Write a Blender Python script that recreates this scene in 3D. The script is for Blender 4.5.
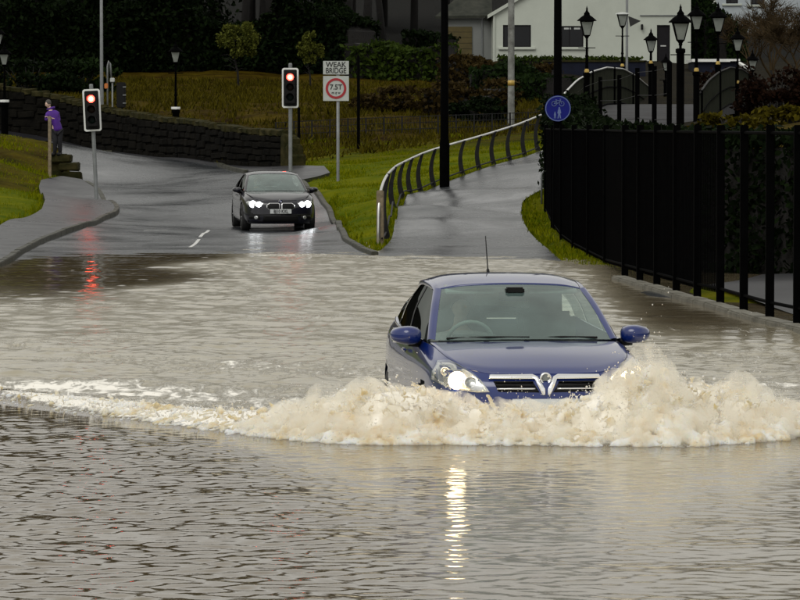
import bpy, bmesh, math, random
import numpy as np
from mathutils import Vector, Matrix, noise
from mathutils.geometry import delaunay_2d_cdt
from mathutils.bvhtree import BVHTree

random.seed(7)
rng = np.random.default_rng(11)
R = math.radians
PI = math.pi
for o in list(bpy.data.objects):
    bpy.data.objects.remove(o)
scene = bpy.context.scene
COL = scene.collection

# ------------------------------------------------------------------ camera
EYE = 2.25
FPX = 4000.0                                   # focal length in photo pixels (800 wide)
PITCH = math.atan((300 - 141) / FPX)
cam_data = bpy.data.cameras.new('camera')
cam_data.sensor_width = 36.0
cam_data.lens = FPX / 800 * 36.0
cam_data.clip_start = 0.5
cam_data.clip_end = 3000
cam = bpy.data.objects.new('camera', cam_data)
COL.objects.link(cam)
cam.location = (0, 0, EYE)
cam.rotation_euler = (PI / 2 - PITCH, 0, 0)
scene.camera = cam

# ------------------------------------------------------------------ overcast sky and soft sun
SUN_EL, SUN_AZ = R(48), R(205)
world = bpy.data.worlds.new('World')
scene.world = world
world.use_nodes = True
wn = world.node_tree.nodes
wl = world.node_tree.links
for n in list(wn):
    wn.remove(n)
w_out = wn.new('ShaderNodeOutputWorld')
w_bg = wn.new('ShaderNodeBackground')
w_sky = wn.new('ShaderNodeTexSky')
w_sky.sky_type = 'NISHITA'
w_sky.sun_disc = False
w_sky.sun_elevation = SUN_EL
w_sky.sun_rotation = SUN_AZ
w_sky.air_density = 1.0
w_sky.dust_density = 4.0
w_sky.ozone_density = 1.0
w_hs = wn.new('ShaderNodeHueSaturation')
w_hs.inputs['Saturation'].default_value = 0.10
# cloud cover: an even grey layer with soft lumps over the whole dome
w_tc = wn.new('ShaderNodeTexCoord')
w_no = wn.new('ShaderNodeTexNoise')
w_no.inputs['Scale'].default_value = 2.2
w_no.inputs['Detail'].default_value = 5
w_ra = wn.new('ShaderNodeValToRGB')
w_ra.color_ramp.elements[0].position = 0.3
w_ra.color_ramp.elements[0].color = (4.75, 4.72, 4.5, 1)
w_ra.color_ramp.elements[1].position = 0.75
w_ra.color_ramp.elements[1].color = (7.7, 7.55, 7.05, 1)
w_mx = wn.new('ShaderNodeMixRGB')
w_mx.inputs['Fac'].default_value = 0.8
wl.new(w_sky.outputs[0], w_hs.inputs['Color'])
wl.new(w_tc.outputs['Generated'], w_no.inputs['Vector'])
wl.new(w_no.outputs['Fac'], w_ra.inputs['Fac'])
wl.new(w_hs.outputs[0], w_mx.inputs[1])
wl.new(w_ra.outputs[0], w_mx.inputs[2])
wl.new(w_mx.outputs[0], w_bg.inputs['Color'])
w_bg.inputs['Strength'].default_value = 0.1
wl.new(w_bg.outputs[0], w_out.inputs[0])

sun_d = bpy.data.lights.new('sun', 'SUN')
sun_d.energy = 0.7
sun_d.angle = R(35)
sun_d.color = (1.0, 0.97, 0.92)
sun = bpy.data.objects.new('sun', sun_d)
COL.objects.link(sun)
sun.rotation_euler = Vector((math.sin(SUN_AZ) * math.cos(SUN_EL), math.cos(SUN_AZ) * math.cos(SUN_EL), math.sin(SUN_EL))).to_track_quat('Z', 'Y').to_euler()
sun.location = (0, 0, 60)

scene.render.engine = 'CYCLES'
scene.view_settings.view_transform = 'Standard'
scene.view_settings.look = 'None'
scene.view_settings.gamma = 1.0
scene.view_settings.exposure = 0.4
try:
    scene.view_settings.use_curve_mapping = False
except Exception:
    pass
scene.cycles.volume_bounces = 6
scene.render.resolution_x = 1024
scene.render.resolution_y = 768

# ------------------------------------------------------------------ helpers
_ca, _sa = math.cos(PITCH), math.sin(PITCH)


def ray(px, py):
    u, v = (px - 400) / FPX, (300 - py) / FPX
    return (u, _ca + v * _sa, -_sa + v * _ca)


def pt(px, py, Y):
    d = ray(px, py)
    t = Y / d[1]
    return Vector((t * d[0], Y, EYE + t * d[2]))


def tag(o, label=None, cat=None, group=None, kind=None):
    if label:
        o['label'] = label
    if cat:
        o['category'] = cat
    if group:
        o['group'] = group
    if kind:
        o['kind'] = kind
    return o


def link(name, me, mat=None, parent=None, loc=None):
    o = bpy.data.objects.new(name, me)
    COL.objects.link(o)
    if mat is not None and me is not None:
        if len(me.materials) == 0:
            me.materials.append(mat)
    if parent is not None:
        o.parent = parent
    if loc is not None:
        o.location = loc
    return o


def empty(name, loc, rz=0):
    o = bpy.data.objects.new(name, None)
    COL.objects.link(o)
    o.empty_display_size = 0.2
    o.location = loc
    o.rotation_euler = (0, 0, rz)
    return o


def mesh_np(name, verts, faces, smooth=False):
    """verts (n,3) float array, faces (m,k) int array with constant k"""
    verts = np.asarray(verts, dtype=np.float32)
    faces = np.asarray(faces, dtype=np.int32)
    me = bpy.data.meshes.new(name)
    m, k = faces.shape
    me.vertices.add(len(verts))
    me.vertices.foreach_set('co', verts.ravel())
    me.loops.add(m * k)
    me.loops.foreach_set('vertex_index', faces.ravel())
    me.polygons.add(m)
    me.polygons.foreach_set('loop_start', np.arange(0, m * k, k, dtype=np.int32))
    if smooth:
        me.polygons.foreach_set('use_smooth', np.ones(m, dtype=bool))
    me.update(calc_edges=True)
    return me


def mesh_py(name, verts, faces, smooth=False):
    me = bpy.data.meshes.new(name)
    me.from_pydata([tuple(v) for v in verts], [], [tuple(f) for f in faces])
    if smooth:
        for p in me.polygons:
            p.use_smooth = True
    me.update()
    return me


class MB:
    """collects shapes into one mesh"""

    def __init__(self):
        self.v, self.f = [], []

    def add(self, v, f):
        n = len(self.v)
        self.v += [tuple(p) for p in v]
        self.f += [tuple(i + n for i in q) for q in f]
        return self

    def box(self, c, s, rot=None):
        cx, cy, cz = c
        hx, hy, hz = s[0] / 2, s[1] / 2, s[2] / 2
        vs = [Vector((x, y, z)) for z in (-hz, hz) for y in (-hy, hy) for x in (-hx, hx)]
        if rot is not None:
            vs = [rot @ p for p in vs]
        vs = [(p.x + cx, p.y + cy, p.z + cz) for p in vs]
        return self.add(vs, [(0, 2, 3, 1), (4, 5, 7, 6), (0, 1, 5, 4), (2, 6, 7, 3), (0, 4, 6, 2), (1, 3, 7, 5)])

    def tube(self, pts, rad, n=8, cap=True):
        """rad: a number or one per point"""
        pts = [Vector(p) for p in pts]
        if not hasattr(rad, '__len__'):
            rad = [rad] * len(pts)
        rings = []
        prev = None
        for i, p in enumerate(pts):
            a = pts[max(i - 1, 0)]
            b = pts[min(i + 1, len(pts) - 1)]
            t = (b - a)
            if t.length < 1e-9:
                t = Vector((0, 0, 1))
            t.normalize()
            if prev is None:
                ref = Vector((1, 0, 0)) if abs(t.x) < 0.9 else Vector((0, 1, 0))
                u = t.cross(ref).normalized()
            else:
                u = (prev - t * prev.dot(t))
                u = u.normalized() if u.length > 1e-6 else t.orthogonal().normalized()
            prev = u
            w = t.cross(u)
            rings.append([p + (u * math.cos(2 * PI * k / n) + w * math.sin(2 * PI * k / n)) * rad[i] for k in range(n)])
        vs = [q for r in rings for q in r]
        fs = []
        for i in range(len(rings) - 1):
            for k in range(n):
                fs.append((i * n + k, i * n + (k + 1) % n, (i + 1) * n + (k + 1) % n, (i + 1) * n + k))
        if cap:
            fs.append(tuple(reversed(range(n))))
            fs.append(tuple((len(rings) - 1) * n + k for k in range(n)))
        return self.add(vs, fs)

    def lathe(self, prof, n=16, origin=(0, 0, 0), axis='z', square=False):
        """prof: list of (r, h)"""
        vs, fs = [], []
        for r, h in prof:
            for k in range(n):
                a = 2 * PI * (k + (0.5 if square else 0)) / n
                x, y = r * math.cos(a), r * math.sin(a)
                if axis == 'z':
                    p = (x, y, h)
                elif axis == 'x':
                    p = (h, x, y)
                else:
                    p = (x, h, y)
                vs.append((p[0] + origin[0], p[1] + origin[1], p[2] + origin[2]))
        for i in range(len(prof) - 1):
            for k in range(n):
                q = (i * n + k, i * n + (k + 1) % n, (i + 1) * n + (k + 1) % n, (i + 1) * n + k)
                fs.append(q if axis != 'y' else tuple(reversed(q)))
        return self.add(vs, fs)

    def prism(self, poly, y0, y1):
        """poly of (x, z), extruded along y"""
        n = len(poly)
        vs = [(x, y0, z) for x, z in poly] + [(x, y1, z) for x, z in poly]
        fs = [tuple(range(n)), tuple(reversed(range(n, 2 * n)))]
        fs += [(k, k + n, (k + 1) % n + n, (k + 1) % n) for k in range(n)]
        return self.add(vs, fs)

    def build(self, name, mat, parent=None, smooth=False, loc=None, bevel=0):
        me = bpy.data.meshes.new(name)
        me.from_pydata(self.v, [], self.f)
        if bevel:
            bm = bmesh.new()
            bm.from_mesh(me)
            bmesh.ops.remove_doubles(bm, verts=bm.verts, dist=1e-5)
            bmesh.ops.bevel(bm, geom=[e for e in bm.edges if len(e.link_faces) == 2 and e.calc_face_angle(0) > 0.6],
                            offset=bevel, segments=2, affect='EDGES', clamp_overlap=True)
            bm.to_mesh(me)
            bm.free()
        if smooth:
            for p in me.polygons:
                p.use_smooth = True
        me.update()
        return link(name, me, mat, parent, loc)


def cr(pts, n):
    """Catmull-Rom through control rows: pts (m, ...) -> (n, ...)"""
    pts = np.asarray(pts, float)
    m = len(pts)
    t = np.linspace(0, m - 1, n)
    i = np.clip(np.floor(t).astype(int), 0, m - 2)
    f = t - i
    g = lambda k: pts[np.clip(k, 0, m - 1)]
    p0 = np.where((i == 0).reshape((-1,) + (1,) * (pts.ndim - 1)), 2 * g(i) - g(i + 1), g(i - 1))
    p3 = np.where((i >= m - 2).reshape((-1,) + (1,) * (pts.ndim - 1)), 2 * g(i + 1) - g(i), g(i + 2))
    p1, p2 = g(i), g(i + 1)
    f = f.reshape((-1,) + (1,) * (pts.ndim - 1))
    return 0.5 * ((2 * p1) + (p2 - p0) * f + (2 * p0 - 5 * p1 + 4 * p2 - p3) * f ** 2 + (3 * p1 - p0 - 3 * p2 + p3) * f ** 3)


def patch(ctrl, nu, nv):
    """ctrl [rows][cols][3] -> verts, faces of a smooth grid"""
    a = cr(np.asarray(ctrl, float), nu)
    b = cr(np.swapaxes(a, 0, 1), nv)
    g = np.swapaxes(b, 0, 1)
    idx = np.arange(nu * nv).reshape(nu, nv)
    f = np.stack([idx[:-1, :-1], idx[:-1, 1:], idx[1:, 1:], idx[1:, :-1]], -1).reshape(-1, 4)
    return g.reshape(-1, 3), f


def patch_obj(name, ctrl, nu, nv, mat, parent, flip=False, solid=0.0):
    v, f = patch(ctrl, nu, nv)
    if flip:
        f = f[:, ::-1]
    me = mesh_np(name, v, f, True)
    o = link(name, me, mat, parent)
    if solid:
        s = o.modifiers.new('thickness', 'SOLIDIFY')
        s.thickness = solid
        s.offset = -1
    return o


def copy_tree(o, parent=None):
    c = o.copy()
    COL.objects.link(c)
    c.parent = parent
    for ch in o.children:
        copy_tree(ch, c)
    return c


# ------------------------------------------------------------------ materials
def nd(nt, t, **kw):
    n = nt.nodes.new(t)
    for k, v in kw.items():
        n.inputs[k].default_value = v
    return n


def material(name, col, rough=0.6, var=0.25, scale=8.0, bump=0.0, bscale=40.0, metal=0.0, col2=None, spec=0.5,
             coat=0.0, emit=None, estr=0.0, trans=0.0, sss=0.0, rvar=0.0):
    m = bpy.data.materials.new(name)
    m.use_nodes = True
    nt = m.node_tree
    b = nt.nodes['Principled BSDF']
    geo = nt.nodes.new('ShaderNodeNewGeometry')
    b.inputs['Roughness'].default_value = rough
    b.inputs['Metallic'].default_value = metal
    b.inputs['Specular IOR Level'].default_value = spec
    b.inputs['Coat Weight'].default_value = coat
    b.inputs['Coat Roughness'].default_value = 0.04
    if trans:
        b.inputs['Transmission Weight'].default_value = trans
    if sss:
        b.inputs['Subsurface Weight'].default_value = sss
        b.inputs['Subsurface Radius'].default_value = (0.05, 0.04, 0.03)
    if emit:
        b.inputs['Emission Color'].default_value = (*emit, 1)
        b.inputs['Emission Strength'].default_value = estr
    if var or col2:
        no = nd(nt, 'ShaderNodeTexNoise', Scale=scale, Detail=6.0, Roughness=0.65)
        nt.links.new(geo.outputs['Position'], no.inputs['Vector'])
        rp = nt.nodes.new('ShaderNodeValToRGB')
        c2 = col2 if col2 else tuple(min(1, c * (1 + var)) for c in col)
        c1 = col if col2 else tuple(c * (1 - var) for c in col)
        rp.color_ramp.elements[0].color = (*c1, 1)
        rp.color_ramp.elements[0].position = 0.32
        rp.color_ramp.elements[1].color = (*c2, 1)
        rp.color_ramp.elements[1].position = 0.68
        nt.links.new(no.outputs['Fac'], rp.inputs['Fac'])
        nt.links.new(rp.outputs[0], b.inputs['Base Color'])
        if rvar:
            mr = nd(nt, 'ShaderNodeMapRange')
            mr.inputs[3].default_value = max(0.02, rough - rvar)
            mr.inputs[4].default_value = min(1, rough + rvar)
            mr.inputs[1].default_value = 0.3
            mr.inputs[2].default_value = 0.7
            nt.links.new(no.outputs['Fac'], mr.inputs[0])
            nt.links.new(mr.outputs[0], b.inputs['Roughness'])
    else:
        b.inputs['Base Color'].default_value = (*col, 1)
    if bump:
        bn = nd(nt, 'ShaderNodeTexNoise', Scale=bscale, Detail=5.0)
        nt.links.new(geo.outputs['Position'], bn.inputs['Vector'])
        bu = nd(nt, 'ShaderNodeBump', Strength=1.0, Distance=bump)
        nt.links.new(bn.outputs['Fac'], bu.inputs['Height'])
        nt.links.new(bu.outputs[0], b.inputs['Normal'])
    return m


def foliage(name, c1, c2, scale=0.9, transl=0.25):
    m = bpy.data.materials.new(name)
    m.use_nodes = True
    nt = m.node_tree
    b = nt.nodes['Principled BSDF']
    out = nt.nodes['Material Output']
    geo = nt.nodes.new('ShaderNodeNewGeometry')
    no = nd(nt, 'ShaderNodeTexNoise', Scale=scale, Detail=4.0, Roughness=0.7)
    nt.links.new(geo.outputs['Position'], no.inputs['Vector'])
    ad = nt.nodes.new('ShaderNodeMath')
    ad.operation = 'MULTIPLY_ADD'
    ad.inputs[1].default_value = 0.5
    nt.links.new(geo.outputs['Random Per Island'], ad.inputs[0])
    mu = nt.nodes.new('ShaderNodeMath')
    mu.operation = 'MULTIPLY'
    mu.inputs[1].default_value = 0.55
    nt.links.new(no.outputs['Fac'], mu.inputs[0])
    nt.links.new(mu.outputs[0], ad.inputs[2])
    rp = nt.nodes.new('ShaderNodeValToRGB')
    rp.color_ramp.elements[0].color = (*c1, 1)
    rp.color_ramp.elements[0].position = 0.2
    rp.color_ramp.elements[1].color = (*c2, 1)
    rp.color_ramp.elements[1].position = 0.85
    nt.links.new(ad.outputs[0], rp.inputs['Fac'])
    nt.links.new(rp.outputs[0], b.inputs['Base Color'])
    b.inputs['Roughness'].default_value = 0.55
    b.inputs['Specular IOR Level'].default_value = 0.02
    if transl:
        tr = nt.nodes.new('ShaderNodeBsdfTranslucent')
        mx = nd(nt, 'ShaderNodeMixShader', Fac=transl)
        nt.links.new(rp.outputs[0], tr.inputs['Color'])
        nt.links.new(b.outputs[0], mx.inputs[1])
        nt.links.new(tr.outputs[0], mx.inputs[2])
        nt.links.new(mx.outputs[0], out.inputs['Surface'])
    return m


def glass(name, tint, gloss_rough=0.02, ior=1.6, mist=0.0, gcol=(0.95, 1.0, 0.97)):
    m = bpy.data.materials.new(name)
    m.use_nodes = True
    nt = m.node_tree
    nt.nodes.remove(nt.nodes['Principled BSDF'])
    out = nt.nodes['Material Output']
    tr = nt.nodes.new('ShaderNodeBsdfTransparent')
    tr.inputs[0].default_value = (*tint, 1)
    gl = nt.nodes.new('ShaderNodeBsdfGlossy')
    gl.inputs['Roughness'].default_value = gloss_rough
    gl.inputs['Color'].default_value = (*gcol, 1)
    fr = nd(nt, 'ShaderNodeFresnel', IOR=ior)
    mx = nt.nodes.new('ShaderNodeMixShader')
    base = tr.outputs[0]
    if mist:                                   # misted glass; the pale film is also put in to brighten the screens
        geo = nt.nodes.new('ShaderNodeNewGeometry')
        no = nd(nt, 'ShaderNodeTexNoise', Scale=3.0, Detail=3.0)
        nt.links.new(geo.outputs['Position'], no.inputs['Vector'])
        mr = nt.nodes.new('ShaderNodeMapRange')
        mr.inputs[1].default_value = 0.3
        mr.inputs[2].default_value = 0.7
        mr.inputs[3].default_value = mist * 0.7
        mr.inputs[4].default_value = mist * 1.25
        nt.links.new(no.outputs['Fac'], mr.inputs[0])
        df = nt.nodes.new('ShaderNodeBsdfDiffuse')
        df.inputs['Color'].default_value = (0.45, 0.66, 0.62, 1)
        m2 = nt.nodes.new('ShaderNodeMixShader')
        nt.links.new(mr.outputs[0], m2.inputs[0])
        nt.links.new(tr.outputs[0], m2.inputs[1])
        nt.links.new(df.outputs[0], m2.inputs[2])
        base = m2.outputs[0]
    nt.links.new(fr.outputs[0], mx.inputs[0])
    nt.links.new(base, mx.inputs[1])
    nt.links.new(gl.outputs[0], mx.inputs[2])
    nt.links.new(mx.outputs[0], out.inputs['Surface'])
    return m


M = {}
M['black_iron'] = material('black_iron', (0.0013, 0.0013, 0.0014), 0.7, 0.3, 6, spec=0.01)
M['black_plastic'] = material('black_plastic', (0.005, 0.005, 0.005), 0.5, 0.2, 20, spec=0.2)
M['grey_steel'] = material('grey_steel', (0.17, 0.18, 0.18), 0.45, 0.2, 5, metal=0.3)
M['dark_steel'] = material('dark_steel', (0.012, 0.012, 0.012), 0.6, 0.3, 5, spec=0.15)
M['bright_steel'] = material('bright_steel', (0.62, 0.62, 0.6), 0.32, 0.15, 3, metal=0.8)
M['chrome'] = material('chrome', (0.85, 0.85, 0.85), 0.12, 0, metal=1.0)
M['white_paint'] = material('white_paint', (0.72, 0.73, 0.7), 0.5, 0.1, 3)
M['sign_white'] = material('sign_white', (0.42, 0.44, 0.42), 0.5, 0.08, 5)
M['sign_red'] = material('sign_red', (0.32, 0.012, 0.02), 0.5, 0.1, 5)
M['sign_blue'] = material('sign_blue', (0.003, 0.007, 0.15), 0.5, 0.1, 5, spec=0.2)
M['sign_black'] = material('sign_black', (0.01, 0.01, 0.01), 0.5, 0, 5)
M['gold'] = material('gold', (0.45, 0.30, 0.06), 0.45, 0.2, 9)
M['lamp_glass'] = material('lamp_glass', (0.24, 0.26, 0.235), 0.3, 0.15, 5)
M['timber'] = material('timber', (0.20, 0.16, 0.10), 0.85, 0.35, 9, bump=0.01)
M['pole_timber'] = material('pole_timber', (0.10, 0.10, 0.09), 0.85, 0.6, 4, col2=(0.26, 0.27, 0.25))
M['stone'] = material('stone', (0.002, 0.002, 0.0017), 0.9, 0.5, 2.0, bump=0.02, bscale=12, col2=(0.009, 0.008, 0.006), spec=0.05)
M['mossy_stone'] = material('mossy_stone', (0.010, 0.012, 0.003), 0.9, 0.5, 2.5, bump=0.02, bscale=14, col2=(0.045, 0.038, 0.014), spec=0.08)
M['kerb_stone'] = material('kerb_stone', (0.055, 0.052, 0.036), 0.55, 0.4, 3.0, bump=0.006, bscale=30, col2=(0.026, 0.028, 0.016), spec=0.3)
M['concrete'] = material('concrete', (0.09, 0.085, 0.065), 0.6, 0.4, 2.2, bump=0.008, bscale=25, col2=(0.20, 0.19, 0.155), spec=0.3)
M['bark'] = material('bark', (0.006, 0.005, 0.004), 0.95, 0.5, 3.0, bump=0.02, bscale=14)
M['twig'] = material('twig', (0.030, 0.021, 0.010), 0.9, 0.4, 2.0, col2=(0.070, 0.047, 0.022), spec=0.1)
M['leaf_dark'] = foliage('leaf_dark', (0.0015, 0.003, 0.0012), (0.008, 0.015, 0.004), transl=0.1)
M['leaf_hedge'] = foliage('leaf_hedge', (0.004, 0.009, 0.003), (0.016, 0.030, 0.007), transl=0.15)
M['leaf_mid'] = foliage('leaf_mid', (0.008, 0.016, 0.003), (0.045, 0.070, 0.010))
M['leaf_brown'] = foliage('leaf_brown', (0.010, 0.007, 0.003), (0.050, 0.034, 0.010))
M['leaf_gold'] = foliage('leaf_gold', (0.014, 0.020, 0.003), (0.13, 0.14, 0.025))
M['leaf_red'] = foliage('leaf_red', (0.005, 0.003, 0.002), (0.020, 0.009, 0.005))
M['grass_blade'] = foliage('grass_blade', (0.050, 0.085, 0.0008), (0.21, 0.21, 0.004), 0.8)
M['grass_dry'] = foliage('grass_dry', (0.014, 0.012, 0.001), (0.095, 0.078, 0.006), 0.35)
M['interior'] = material('interior', (0.10, 0.11, 0.115), 0.8, 0.2, 8)
M['interior_pale'] = material('interior_pale', (0.34, 0.37, 0.36), 0.8, 0.2, 8)
M['tyre'] = material('tyre', (0.012, 0.012, 0.012), 0.8, 0.2, 12)
M['alloy'] = material('alloy', (0.45, 0.46, 0.47), 0.35, 0.1, 5, metal=0.7)
M['car_glass'] = glass('car_glass', (0.66, 0.80, 0.73), mist=0.13)
M['side_glass'] = glass('side_glass', (0.38, 0.40, 0.38), ior=1.25, gcol=(0.16, 0.17, 0.16))
M['lens'] = glass('lens', (0.96, 0.96, 0.96))
M['skin'] = material('skin', (0.62, 0.43, 0.34), 0.55, 0.08, 10)
M['hair'] = material('hair', (0.02, 0.014, 0.01), 0.7, 0.2, 20)
M['purple_cloth'] = material('purple_cloth', (0.06, 0.010, 0.20), 0.8, 0.25, 6)
M['dark_cloth'] = material('dark_cloth', (0.008, 0.008, 0.011), 0.85, 0.25, 6)
M['grey_cloth'] = material('grey_cloth', (0.50, 0.50, 0.50), 0.85, 0.25, 6)
M['pale_cloth'] = material('pale_cloth', (0.06, 0.055, 0.05), 0.85, 0.2, 6)
M['render_white'] = material('render_white', (0.45, 0.48, 0.42), 0.85, 0.09, 0.35, bump=0.004, bscale=20)
M['render_grey'] = material('render_grey', (0.20, 0.21, 0.20), 0.85, 0.12, 0.5)
M['render_blue'] = material('render_blue', (0.36, 0.40, 0.42), 0.85, 0.12, 0.5)
M['slate'] = material('slate', (0.016, 0.019, 0.014), 0.8, 0.45, 1.6, col2=(0.045, 0.046, 0.036), spec=0.2)
M['brick'] = material('brick', (0.05, 0.024, 0.010), 0.9, 0.4, 1.2)
M['larch'] = material('larch', (0.085, 0.066, 0.022), 0.85, 0.3, 1.5)
M['navy'] = material('navy', (0.006, 0.008, 0.018), 0.7, 0.3, 3, spec=0.15)
M['dark_glass'] = material('dark_glass', (0.004, 0.005, 0.007), 0.15, 0.2, 2, spec=0.3)
M['dark_door'] = material('dark_door', (0.006, 0.005, 0.007), 0.6, 0.2, 2, spec=0.2)
M['paint_blue'] = material('paint_blue', (0.0004, 0.0130, 0.120), 0.28, 0.08, 3, coat=1.0, spec=0.3)
M['paint_navy'] = material('paint_navy', (0.0035, 0.0035, 0.009), 0.35, 0.1, 3, coat=0.8, spec=0.2)
M['head_lit'] = material('head_lit', (1, 0.9, 0.75), 0.4, 0, emit=(1.0, 0.73, 0.40), estr=18.0)
M['head_white'] = material('head_white', (1, 1, 1), 0.4, 0, emit=(0.93, 0.97, 1.0), estr=9.0)
M['red_lit'] = material('red_lit', (1, 0.1, 0.05), 0.4, 0, emit=(1.0, 0.03, 0.02), estr=14.0)
M['red_core'] = material('red_core', (1, 0.4, 0.2), 0.4, 0, emit=(1.0, 0.16, 0.07), estr=16.0)
M['amber_off'] = material('amber_off', (0.008, 0.004, 0.002), 0.5, 0, 3, spec=0.1)
M['green_off'] = material('green_off', (0.002, 0.006, 0.005), 0.5, 0, 3, spec=0.1)
M['reflector'] = material('reflector', (0.62, 0.63, 0.63), 0.25, 0.15, 14, metal=0.75)
M['amber'] = material('amber', (0.5, 0.16, 0.03), 0.3, 0.1, 9)
M['plate_white'] = material('plate_white', (0.5, 0.52, 0.52), 0.4, 0.05, 9)
M['marking'] = material('marking', (0.55, 0.55, 0.53), 0.5, 0.25, 5)
# ------------------------------------------------------------------ terrain heights (thin-plate surface through surveyed points)
# (photo x, photo y, distance): points of the ground whose distance follows from things of known size standing on them
SURVEY_PX = [
    (20, 250, 82.5), (120, 250, 82.5), (200, 250, 82.5), (300, 250, 82.5), (375, 254, 80),
    (100, 241, 89), (275, 231, 99), (200, 231, 98), (330, 232.5, 98), (345, 241, 89), (335, 227, 100),
    (45, 225, 95), (10, 222, 98), (97, 208, 114), (112, 207, 114), (85, 185, 126), (75, 150, 146), (150, 160, 139),
    (200, 165, 134), (247, 174, 126), (312, 168, 127), (300, 180, 123), (310, 190, 117), (325, 205, 109), (338, 182, 118),
    (180, 195, 116), (230, 200, 112),
    (10, 190, 112), (10, 165, 125), (10, 140, 134), (45, 140, 136),
    (360, 215, 98), (350, 190, 112), (400, 152, 136), (330, 150, 140), (470, 148, 136), (440, 165, 125),
    (383, 243, 86), (392, 216, 92), (400, 202, 97), (425, 190, 105), (463, 175, 114), (510, 160, 122), (540, 150, 128),
    (545, 190, 106), (522, 205, 100), (525, 225, 92), (545, 247, 82.5), (543, 217, 98),
    (300, 128, 150), (450, 128, 150), (100, 113, 155), (100, 97, 178), (300, 97, 178), (450, 97, 178),
    (300, 62, 212), (100, 62, 212), (540, 62, 218), (640, 62, 218), (740, 62, 222),
    (640, 130, 128), (700, 134, 118), (780, 134, 110), (740, 136, 100), (760, 286, 60), (800, 284, 62),
]
SURVEY = [tuple(pt(*q)) for q in SURVEY_PX] + [
    (-6, 10, -.25), (0, 12, -.3), (6, 10, -.25), (0, 20, -.32), (1, 30, -.3), (.8, 35, -.3), (-4.5, 30, -.3), (4, 30, -.26),
    (-5.5, 45, -.26), (0, 48, -.26), (-5, 60, -.16), (0, 62, -.18), (3.2, 66, -.10), (4.3, 50, -.12),
    (-7, 70, -.07), (-3, 73, -.08), (6.2, 48, .04), (-12, 70, .12), (-12, 40, .25), (-9.5, 40, -.05), (-9, 20, .0), (9, 30, .2), (9, 15, .3),
    (0, 0, .65), (-20, 0, .9), (20, 0, .9), (0, -25, 1.4), (-25, 30, .8), (25, 30, .8), (-30, 60, .9), (-30, 100, 1.8), (-30, 140, 3.0),
    (30, 60, .8), (30, 100, 2.0), (30, 140, 3.2), (-60, 200, 6), (60, 200, 6), (-1.35, 95, .075), (-1.5, 99, .07), (-3.2, 94, .065), (-3.2, 90, .055), (-1.3, 90, .055), (-4.6, 90, .05), (-3.2, 104, .10), (-1.9, 104, .12), (-.9, 92, .14), (0, 262, 9.6), (-60, 262, 9.6), (60, 262, 9.8),
    (0, 400, 24), (-120, 400, 24), (120, 400, 24), (0, 600, 58), (-160, 600, 58), (160, 600, 58), (-160, 200, 8), (160, 200, 8),
    (-160, 0, 3), (160, 0, 3), (-100, 80, 3), (100, 80, 3)]
_S = np.array(SURVEY)


def _tps_k(r2):
    return np.where(r2 > 1e-12, 0.5 * r2 * np.log(np.maximum(r2, 1e-12)), 0.0)


_n = len(_S)
_sc = 0.05
_P = _S[:, :2] * _sc
_K = _tps_k(((_P[:, None, :] - _P[None, :, :]) ** 2).sum(-1)) + np.eye(_n) * 0.003
_A = np.zeros((_n + 3, _n + 3))
_A[:_n, :_n] = _K
_A[:_n, _n] = 1
_A[:_n, _n + 1:] = _P
_A[_n, :_n] = 1
_A[_n + 1:, :_n] = _P.T
_W = np.linalg.solve(_A, np.concatenate([_S[:, 2], np.zeros(3)]))


def HA(xy):
    xy = np.asarray(xy, float) * _sc
    out = np.empty(len(xy))
    for i in range(0, len(xy), 20000):
        q = xy[i:i + 20000]
        r2 = ((q[:, None, :] - _P[None, :, :]) ** 2).sum(-1)
        out[i:i + 20000] = _tps_k(r2) @ _W[:_n] + _W[_n] + q @ _W[_n + 1:]
    return out


def H(x, y):
    return float(HA([(x, y)])[0])


_YS = np.concatenate([np.arange(16, 150, 0.25), np.arange(150, 420, 1.0)])


def gp(px, py):
    """where the ray through a photo pixel first meets the ground"""
    d = ray(px, py)
    t = _YS / d[1]
    z = EYE + t * d[2]
    below = z < HA(np.stack([t * d[0], _YS], 1))
    i = int(np.argmax(below)) if below.any() else len(_YS) - 1
    return (float(t[i] * d[0]), float(_YS[i]))


def inside(xy, poly):
    xy = np.asarray(xy)
    x, y = xy[:, 0], xy[:, 1]
    r = np.zeros(len(xy), bool)
    n = len(poly)
    for i in range(n):
        x1, y1 = poly[i]
        x2, y2 = poly[(i + 1) % n]
        if y1 == y2:
            continue
        c = ((y1 > y) != (y2 > y)) & (x < (x2 - x1) * (y - y1) / (y2 - y1) + x1)
        r ^= c
    return r


def dense(poly, step, closed=True):
    out = []
    n = len(poly)
    for i in range(n if closed else n - 1):
        a, b = poly[i], poly[(i + 1) % n]
        L = math.hypot(b[0] - a[0], b[1] - a[1])
        k = max(1, int(L / step))
        for j in range(k):
            out.append((a[0] + (b[0] - a[0]) * j / k, a[1] + (b[1] - a[1]) * j / k))
    if not closed:
        out.append(tuple(poly[-1]))
    return out


def smooth_line(pts, n):
    return [tuple(p) for p in cr(np.array(pts, float), n)]


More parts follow.
